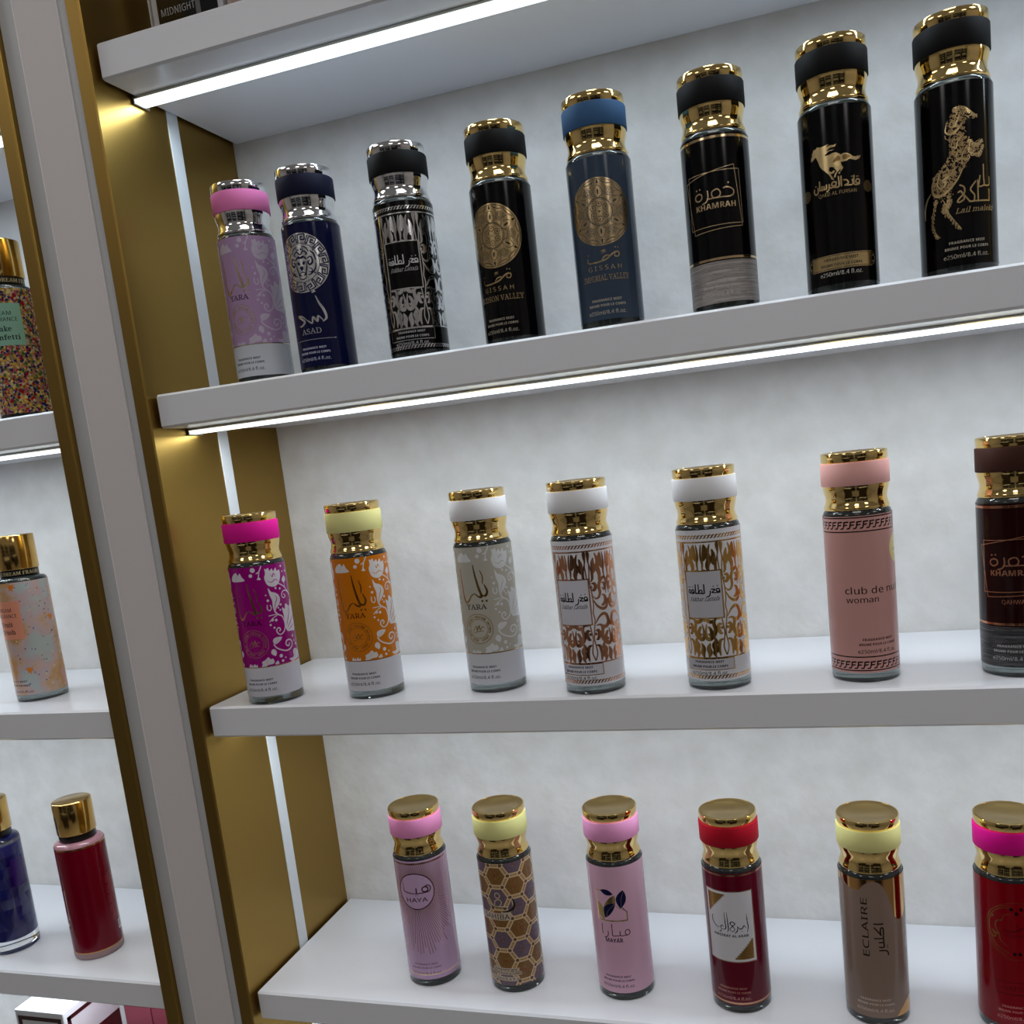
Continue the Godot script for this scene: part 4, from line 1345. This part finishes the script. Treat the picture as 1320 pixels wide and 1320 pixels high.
func build_right_bay() -> void:
	var ink_black := Color(0.012, 0.012, 0.02)
	var black_band := Color(0.010, 0.011, 0.018)
	var g1 := "mist bottles on the upper shelf"
	var g2 := "mist bottles on the middle shelf"
	var g3 := "mist bottles on the lower shelf"
	# upper shelf
	mist(Vector2(0.0812, 0.1365), 1, -33, print_damask(Color(0.63, 0.515, 0.66), Color(0.70, 0.66, 0.73), Color(0.72, 0.74, 0.77), Color(0.80, 0.74, 0.60), Color(0.16, 0.12, 0.16)), Color(0.88, 0.48, 0.71), "chrome", "lilac floral mist bottle with pink band and silver cap", g1)
	mist(Vector2(0.1511, 0.1378), 1, -28, print_key_lion(Color(0.04, 0.06, 0.20)), Color(0.03, 0.05, 0.16), "chrome", "navy mist bottle with round silver key-pattern medallion", g1)
	mist(Vector2(0.2458, 0.1411), 1, -13, print_arabesque(Color(0.012, 0.012, 0.016), SILVER, Color(0.012, 0.012, 0.016), Color(0.86, 0.86, 0.88), 0.6), black_band, "chrome", "black mist bottle covered in silver arabesque scrolls", g1)
	mist(Vector2(0.3355, 0.1365), 1, -24, print_rosette(ink_black, "HUDSON VALLEY", Color(0.80, 0.70, 0.52), 44), black_band, "gold", "black mist bottle with round gold rosette", g1)
	mist(Vector2(0.4250, 0.1485), 1, -5, print_rosette(Color(0.20, 0.25, 0.31), "IMPERIAL VALLEY", Color(0.76, 0.67, 0.52), 40), Color(0.20, 0.34, 0.50), "gold", "slate blue mist bottle with gold rosette and blue band", g1)
	mist(Vector2(0.5178, 0.1420), 1, -5, print_frame(ink_black, Color(0.84, 0.74, 0.58), Color(0.50, 0.48, 0.47), Color(0.72, 0.70, 0.69), Color(0.72, 0.70, 0.68), ""), black_band, "gold", "black mist bottle with thin double square frame and grey brushed foot", g1)
	mist(Vector2(0.6081, 0.1487), 1, 0, print_mustang(ink_black), black_band, "gold", "black mist bottle with small galloping gold horse", g1)
	mist(Vector2(0.6913, 0.1430), 1, 12, print_script_horse(ink_black), black_band, "gold", "black mist bottle with tall rearing horse made of script", g1)
	# middle shelf
	mist(Vector2(0.0595, 0.1693), 2, -29, print_damask(Color(0.56, 0.03, 0.45), Color(0.80, 0.78, 0.83), Color(0.78, 0.78, 0.82), Color(0.85, 0.62, 0.45), Color(0.14, 0.02, 0.10)), Color(0.84, 0.06, 0.56), "gold", "magenta floral mist bottle with hot pink band and white foot", g2)
	mist(Vector2(0.1651, 0.1599), 2, -24, print_damask(Color(0.76, 0.43, 0.05), Color(0.82, 0.80, 0.80), Color(0.78, 0.78, 0.81), Color(0.80, 0.52, 0.22), Color(0.22, 0.10, 0.02)), Color(0.87, 0.85, 0.58), "gold", "orange floral mist bottle with pale yellow band", g2)
	mist(Vector2(0.2862, 0.1508), 2, -27, print_damask(Color(0.66, 0.65, 0.61), Color(0.78, 0.79, 0.80), Color(0.76, 0.77, 0.80), Color(0.72, 0.58, 0.32), Color(0.12, 0.10, 0.08)), Color(0.88, 0.88, 0.90), "gold", "grey and white floral mist bottle with white band", g2)
	mist(Vector2(0.3831, 0.1661), 2, -29, print_arabesque(Color(0.80, 0.80, 0.83), ROSE, Color(0.76, 0.76, 0.80), Color(0.10, 0.08, 0.09), 0.2), Color(0.88, 0.88, 0.90), "gold", "white mist bottle with rose gold scrolls and white band", g2)
	mist(Vector2(0.4908, 0.1635), 2, -17, print_arabesque(Color(0.80, 0.80, 0.83), Color(0.84, 0.66, 0.38), Color(0.70, 0.70, 0.73), Color(0.10, 0.08, 0.09), 0.2), Color(0.88, 0.88, 0.90), "gold", "white mist bottle with yellow gold scrolls and white band", g2)
	mist(Vector2(0.6082, 0.1529), 2, 25, print_club(), Color(0.88, 0.66, 0.64), "gold", "salmon pink mist bottle with black key borders", g2)
	mist(Vector2(0.7213, 0.1519), 2, -5, print_frame(Color(0.13, 0.022, 0.02), ROSE, Color(0.20, 0.20, 0.21), Color(0.46, 0.46, 0.48), Color(0.75, 0.75, 0.76), "QAHWA"), Color(0.24, 0.13, 0.10), "gold", "dark brown mist bottle with brown band and grey streaked foot", g2)
	# lower shelf
	mist(Vector2(0.1767, 0.1417), 3, -20, print_rays(), Color(0.92, 0.58, 0.79), "gold", "lilac mist bottle with thin sunray lines and round emblem", g3)
	mist(Vector2(0.2665, 0.1413), 3, -27, print_hexagons(), Color(0.87, 0.86, 0.58), "gold", "brown hexagon-patterned mist bottle with pale yellow band", g3)
	mist(Vector2(0.3764, 0.1404), 3, -17, print_leaves(), Color(0.92, 0.62, 0.81), "gold", "plain pink mist bottle with small blue and gold leaf square", g3)
	mist(Vector2(0.4853, 0.1463), 3, -13, print_card(), Color(0.66, 0.02, 0.13), "gold", "dark crimson mist bottle with white card and red band", g3)
	mist(Vector2(0.6024, 0.1492), 3, 0, print_drip(), Color(0.88, 0.86, 0.58), "gold", "taupe mist bottle with gold drips running from the top", g3)
	mist(Vector2(0.7096, 0.1477), 3, 10, print_wreath(), Color(0.84, 0.02, 0.54), "gold", "bright red mist bottle with magenta band and faint wreath", g3)


func print_confetti() -> Canvas:
	var c := new_label(Color(0.55, 0.45, 0.30), 0.18)
	var rng := RandomNumberGenerator.new()
	rng.seed = 21
	var dyes := [Color(0.55, 0.05, 0.10), Color(0.72, 0.58, 0.22), Color(0.12, 0.11, 0.32), Color(0.20, 0.36, 0.16), Color(0.78, 0.70, 0.42), Color(0.62, 0.28, 0.32), Color(0.16, 0.13, 0.30), Color(0.70, 0.62, 0.55)]
	for i in 5200:
		c.paint(dyes[rng.randi() % dyes.size()], 0.0, 0.18)
		var p := Vector2(rng.randf_range(-84, 84), rng.randf_range(8, 133))
		var t := rng.randf_range(0, TAU)
		var r := rng.randf_range(1.2, 2.3)
		c.poly(PackedVector2Array([p + Vector2(r, 0).rotated(t), p + Vector2(r * 0.8, 0).rotated(t + 1.4), p + Vector2(r, 0).rotated(t + 2.9), p + Vector2(r * 0.9, 0).rotated(t + 4.5)]))
	c.paint(Color(0.52, 0.70, 0.63), 0.0, 0.3)
	c.rect(-19, 76, 19, 118)
	c.paint(Color(0.10, 0.12, 0.12), 0.0, 0.3)
	lettering(c, "DREAM", 0, 106, 4.0, 19, "s")
	lettering(c, "FRAGRANCE", 0, 100, 4.0, 29, "s")
	lettering(c, "Cake", 0, 90, 5.0, 15, "rb")
	lettering(c, "Confetti", 0, 81.6, 5.0, 29, "rb")
	return c


func print_watercolour() -> Canvas:
	var c := Canvas.new(CIRC, LAB_TOP, LAB_BOT, 2048.0 / CIRC)
	# pigment patches: noise picks the dye at each place
	var n := FastNoiseLite.new()
	n.seed = 31
	n.frequency = 0.014
	n.fractal_octaves = 4
	var n2 := FastNoiseLite.new()
	n2.seed = 55
	n2.frequency = 0.03
	var dyes := [Color(0.66, 0.70, 0.70), Color(0.72, 0.64, 0.66), Color(0.74, 0.64, 0.60), Color(0.74, 0.60, 0.46), Color(0.72, 0.55, 0.34), Color(0.74, 0.55, 0.52)]
	var small := Image.create(170, 128, false, Image.FORMAT_RGB8)
	for y in 128:
		for x in 170:
			var v := clampf(n.get_noise_2d(x, y) * 1.2 + 0.52 + 0.25 * n2.get_noise_2d(x, y), 0.0, 0.999) * (dyes.size() - 1)
			var k := int(v)
			small.set_pixel(x, y, (dyes[k] as Color).lerp(dyes[k + 1], v - k))
	small.resize(c.w, c.hh, Image.INTERPOLATE_CUBIC)
	c.img = small
	c.paint(Color.WHITE, 0.0, 0.16)
	c.orm.fill(c.oc)
	var rng := RandomNumberGenerator.new()
	rng.seed = 8
	for i in 260:
		c.paint([Color(0.35, 0.30, 0.28), Color(0.30, 0.42, 0.60), Color(0.55, 0.42, 0.52), Color(0.85, 0.78, 0.55), Color(0.62, 0.45, 0.20)][rng.randi() % 5], 0.0, 0.16)
		c.disc(rng.randf_range(-84, 84), rng.randf_range(10, 131), rng.randf_range(0.35, 0.9))
	c.paint(Color(0.80, 0.48, 0.18), 0.0, 0.16)
	for p in [Vector2(17, 35.7), Vector2(14, 128), Vector2(50, 90), Vector2(-40, 60)]:
		var star := PackedVector2Array()
		for i in 18:
			star.append(p + Vector2(([4.6, 2.6, 5.6][i % 3]) if i % 2 == 0 else 2.6, 0).rotated(TAU * i / 18.0))
		c.poly(star)
	c.paint(Color(0.84, 0.56, 0.46), 0.0, 0.3)
	c.rect(-19, 71, 19, 113)
	c.paint(Color(0.16, 0.10, 0.08), 0.0, 0.3)
	lettering(c, "DREAM", 0, 101.4, 4.0, 19, "s")
	lettering(c, "FRAGRANCE", 0, 95, 4.0, 29, "s")
	lettering(c, "Fruit", 0, 85, 5.0, 17, "rb")
	lettering(c, "Crush", 0, 76.6, 5.0, 20, "rb")
	lettering(c, "BODY MIST", 1, 22.6, 1.9, 22, "sb")
	lettering(c, "BRUME PARFUMEE", 1, 18, 1.9, 26, "sb")
	lettering(c, "250ml/8.4fl.oz", 3, 10.6, 2.6, 27, "s")
	return c


func print_crimson() -> Canvas:
	var c := new_label(Color(0.44, 0.0, 0.11), 0.18)
	c.paint(Color(0.80, 0.60, 0.35), 1.0, 0.2)
	c.rect(-90, 131.0, 90, 132.9)
	c.rect(-90, 8.0, 90, 9.2)
	c.paint(Color(0.72, 0.66, 0.64))
	c.rect(-31.4, 48, -30.2, 84)
	var rng := RandomNumberGenerator.new()
	rng.seed = 3
	c.paint(Color(0.62, 0.22, 0.26))
	for i in 24:
		var h := 92.0 - i * 2.4
		var x := 20.0 + (3.0 if i % 5 == 0 else 0.0)
		while x < 40.0:
			var l := rng.randf_range(0.8, 2.6)
			c.rect(x, h, x + l, h + 0.9)
			x += l + 0.5
	c.paint(Color(0.80, 0.76, 0.76))
	c.rect(29, 22, 41, 33)
	c.paint(Color(0.08, 0.06, 0.06))
	for i in 14:
		c.rect(30 + i * 0.75, 24, 30.3 + i * 0.75 + 0.25 * (i % 3), 32)
	return c


func side_bottle(label: String, at: Vector2, shelf: int, delta: float, body_m: Material) -> Node3D:
	var b := thing("spray_bottle", label, "bottle", Vector3(at.x, SHELF_Y[shelf], at.y), "gold capped bottles in the left bay")
	b.rotation.y = atan2(CAM_AT.x - at.x, CAM_AT.z - at.y) + deg_to_rad(delta)
	obj("glass_body", lathe([[0, 1.4], [19, 1.4], [21, 0], [24.4, 0], [26.0, 1.0], [26.4, 3], [26.4, 131.5], [25.8, 134.6], [24, 136.6], [20, 137.8], [16, 138.4], [16, 140], [0, 140]], 64), body_m, b)
	return b


func neck_and_cap(b: Node3D, words := "") -> void:
	obj("neck_ring", lathe([[0, 138], [19.0, 138], [19.4, 138.6], [19.4, 146], [19, 146.4], [0, 146.4]], 48), M.black_ring, b)
	var cap := obj("cap", lathe([[0, 146.2], [20.3, 146.2], [20.7, 146.8], [20.7, 182.6], [20.3, 183.4], [19.6, 183.7], [0, 183.7]], 64), M.gold_cap, b)
	cap.name = "cap"
	if words:
		ring_letters(b, words, 19.55, 140.4, 3.6, M.ring_print)


func build_left_bay() -> void:
	var b := side_bottle("bottle full of coloured confetti with mint label and gold cap", Vector2(-0.213, 0.135), 1, -18, M.bottle_glass)
	obj("printed_sleeve", parts.sleeve, label_material(print_confetti()), b)
	neck_and_cap(b, "DREAM FRAGRANCE DREAM FRAGRANCE")
	b = side_bottle("peach watercolour glitter bottle with salmon label and gold cap", Vector2(-0.271, 0.1317), 2, -55, M.bottle_glass)
	obj("printed_sleeve", parts.sleeve, label_material(print_watercolour()), b)
	neck_and_cap(b, "DREAM FRAGRANCE DREAM FRAGRANCE")
	b = side_bottle("crimson bottle with frosted shoulder and plain gold cap", Vector2(-0.2505, 0.142), 3, 0, plain(Color(0.66, 0.48, 0.53), 0.12))
	obj("printed_sleeve", parts.sleeve, label_material(print_crimson()), b)
	obj("glass_foot", lathe([[0, 0.2], [24.4, 0.2], [26.2, 1.0], [26.7, 3], [26.7, 7.4], [26.4, 7.8]], 64), plain(Color(0.62, 0.52, 0.54), 0.05), b)
	neck_and_cap(b)
	b = side_bottle("clear glass bottle of dark blue liquid with purple label", Vector2(-0.373, 0.145), 3, 0, M.clear_glass)
	# faceted core of liquid inside the thick glass
	var st := SurfaceTool.new()
	st.begin(Mesh.PRIMITIVE_TRIANGLES)
	var rng := RandomNumberGenerator.new()
	rng.seed = 6
	var rings := []
	for j in 10:
		var ring := []
		for i in 14:
			var a := TAU * (i + 0.5 * (j % 2)) / 14.0
			var r := 0.0222 + rng.randf_range(-0.0012, 0.0008)
			ring.append(Vector3(r * sin(a), 0.015 + 0.0125 * j, r * cos(a)))
		rings.append(ring)
	for j in 9:
		for i in 14:
			var i2 := (i + 1) % 14
			quad(st, rings[j][i], rings[j][i2], rings[j + 1][i2], rings[j + 1][i])
	for i in 14:
		var i2 := (i + 1) % 14
		quad(st, rings[9][i], rings[9][i2], Vector3(0, 0.1275, 0), Vector3(0, 0.1275, 0))
		quad(st, rings[0][i2], rings[0][i], Vector3(0, 0.015, 0), Vector3(0, 0.015, 0))
	obj("liquid", st.commit(), plain(Color(0.10, 0.12, 0.46), 0.12), b)
	var patch := obj("side_label", lathe([[26.6, 77], [26.6, 111]], 16, 10.6 / 26.6, 34.0 / 26.6), plain(Color(0.17, 0.06, 0.36), 0.2), b)
	patch.set_meta("label", "purple label")
	neck_and_cap(b)
	# cartons on the shelf below
	var y4: float = SHELF_Y[4]
	var c := thing("carton", "white carton with maroon frame lines on the lowest visible shelf", "box", Vector3(-0.3445, y4, 0.117), "cartons in the left bay")
	var top := 0.225
	obj("box", bevel_box(Vector3(0.073, top, 0.084), 0.0008), plain(Color(0.84, 0.85, 0.87), 0.3), c, Vector3(0, top / 2, 0))
	var maroon := plain(Color(0.20, 0.03, 0.04), 0.3)
	obj("lid_flap", bevel_box(Vector3(0.066, 0.0006, 0.06), 0.0002), plain(Color(0.88, 0.89, 0.91), 0.35), c, Vector3(-0.002, top + 0.0003, 0.008))
	for e in [[Vector3(0, top - 0.010, 0.0422), Vector3(0.065, 0.005, 0.0006)], [Vector3(-0.030, top - 0.075, 0.0422), Vector3(0.005, 0.125, 0.0006)], [Vector3(0.030, top - 0.075, 0.0422), Vector3(0.005, 0.125, 0.0006)]]:
		obj("frame_line", bevel_box(e[1], 0.0001), maroon, c, e[0])
	for e in [[Vector3(0.0367, top - 0.011, 0), Vector3(0.0006, 0.005, 0.074)], [Vector3(0.0367, top - 0.030, 0.0345), Vector3(0.0006, 0.043, 0.005)]]:
		obj("frame_line", bevel_box(e[1], 0.0001), maroon, c, e[0])
	obj("maroon_panel", bevel_box(Vector3(0.0006, 0.12, 0.080), 0.0001), plain(Color(0.30, 0.02, 0.05), 0.25), c, Vector3(0.0368, top - 0.105, 0))
	var tor := TorusMesh.new()
	tor.inner_radius = 0.006
	tor.outer_radius = 0.0072
	tor.rings = 24
	tor.ring_segments = 6
	var em := obj("round_emblem", tor, plain(Color(0.46, 0.22, 0.22), 0.3), c, Vector3(0.0370, top - 0.056, -0.012))
	em.rotation.z = PI / 2
	em.scale = Vector3(1, 0.15, 1)
	flat_letters("lettering", "E", 0.004, 0.004, "s", maroon, c, Vector3(-0.019, top - 0.026, 0.0424))
	for k in 2:
		var p := thing("carton", ["pink carton beside the white and maroon carton", "pink carton against the gold side panel of the left bay"][k], "box", Vector3([-0.2065, -0.150][k], y4, 0.105), "cartons in the left bay")
		obj("box", bevel_box(Vector3([0.037, 0.072][k], 0.247, 0.09), 0.0008), plain([Color(0.78, 0.40, 0.50), Color(0.76, 0.37, 0.47)][k], 0.35), p, Vector3(0, 0.1235, 0))
		obj("lid_seam", bevel_box(Vector3([0.0366, 0.0716][k], 0.0005, 0.0904), 0.0001), plain(Color(0.5, 0.2, 0.28), 0.4), p, Vector3(0, 0.238, 0))


func build_top_shelf() -> void:
	var y: float = SHELF_Y[0]
	var c := thing("carton", "black carton with pale edges and white lettering on the top shelf", "box", Vector3(0.0515, y, 0.105), "cartons on the top shelf")
	obj("box", bevel_box(Vector3(0.076, 0.13, 0.048), 0.0008), plain(Color(0.70, 0.70, 0.71), 0.3), c, Vector3(0, 0.065, 0))
	obj("black_front", bevel_box(Vector3(0.0645, 0.129, 0.0008), 0.0002), plain(Color(0.012, 0.012, 0.018), 0.12), c, Vector3(0.0008, 0.0648, 0.0244))
	flat_letters("lettering", "MIDNIGHT", 0.0062, 0.037, "s", plain(Color(0.62, 0.62, 0.62), 0.4), c, Vector3(-0.009, 0.042, 0.02495))
	flat_letters("lettering", "FRAGRANCE MIST", 0.0026, 0.034, "s", plain(Color(0.45, 0.45, 0.45), 0.4), c, Vector3(-0.009, 0.033, 0.02495))
	obj("silver_streak", bevel_box(Vector3(0.005, 0.12, 0.0003), 0.0001), plain(Color(0.40, 0.40, 0.42), 0.3, 0.6), c, Vector3(0.0125, 0.0648, 0.0249))
	c = thing("carton", "beige carton right of the black carton on the top shelf", "box", Vector3(0.131, y, 0.105), "cartons on the top shelf")
	obj("box", bevel_box(Vector3(0.074, 0.13, 0.048), 0.0008), plain(Color(0.66, 0.58, 0.55), 0.3), c, Vector3(0, 0.065, 0))
	obj("front_panel", bevel_box(Vector3(0.064, 0.12, 0.0008), 0.0002), plain(Color(0.60, 0.52, 0.50), 0.2), c, Vector3(0, 0.065, 0.0244))


func build_shop_behind() -> void:
	# opposite side of the aisle: seen only mirrored in the caps and sleeves
	var dark := plain(Color(0.05, 0.05, 0.055), 0.35)
	var wood := plain(Color(0.16, 0.11, 0.08), 0.4)
	var k := 0
	for x in [-1.5, -0.1, 1.3, 2.6]:
		var t := thing("display_cabinet", "tall black display cabinet against the wall opposite the shelves, number %s from the left" % ["one", "two", "three", "four"][k], "cabinet", Vector3(x, FLOOR_Y, 3.36), "display cabinets opposite")
		k += 1
		obj("carcass", bevel_box(Vector3(1.0, 2.1, 0.04), 0.003), dark, t, Vector3(0, 1.05, 0.2))
		for sx in [-1.0, 1.0]:
			obj("side", bevel_box(Vector3(0.04, 2.1, 0.42), 0.003), dark, t, Vector3(sx * 0.5, 1.05, 0.0))
		obj("plinth", bevel_box(Vector3(0.96, 0.5, 0.40), 0.003), wood, t, Vector3(0, 0.25, 0.0))
		for j in 4:
			obj("shelf", bevel_box(Vector3(0.96, 0.03, 0.36), 0.002), M.shelf, t, Vector3(0, 0.8 + j * 0.38, 0.0))
	k = 0
	for x in [-0.55, 1.55]:
		var t := thing("display_counter", "dark wooden display counter with white top in the aisle, %s one" % ["left", "right"][k], "counter", Vector3(x, FLOOR_Y, 2.15), "display counters in the aisle")
		k += 1
		obj("body", bevel_box(Vector3(1.1, 0.92, 0.5), 0.004), dark, t, Vector3(0, 0.46, 0))
		obj("top", bevel_box(Vector3(1.14, 0.03, 0.54), 0.004), M.shelf, t, Vector3(0, 0.935, 0))
		obj("door", bevel_box(Vector3(0.5, 0.8, 0.02), 0.003), wood, t, Vector3(-0.27, 0.47, -0.255))
		obj("door", bevel_box(Vector3(0.5, 0.8, 0.02), 0.003), wood, t, Vector3(0.27, 0.47, -0.255))
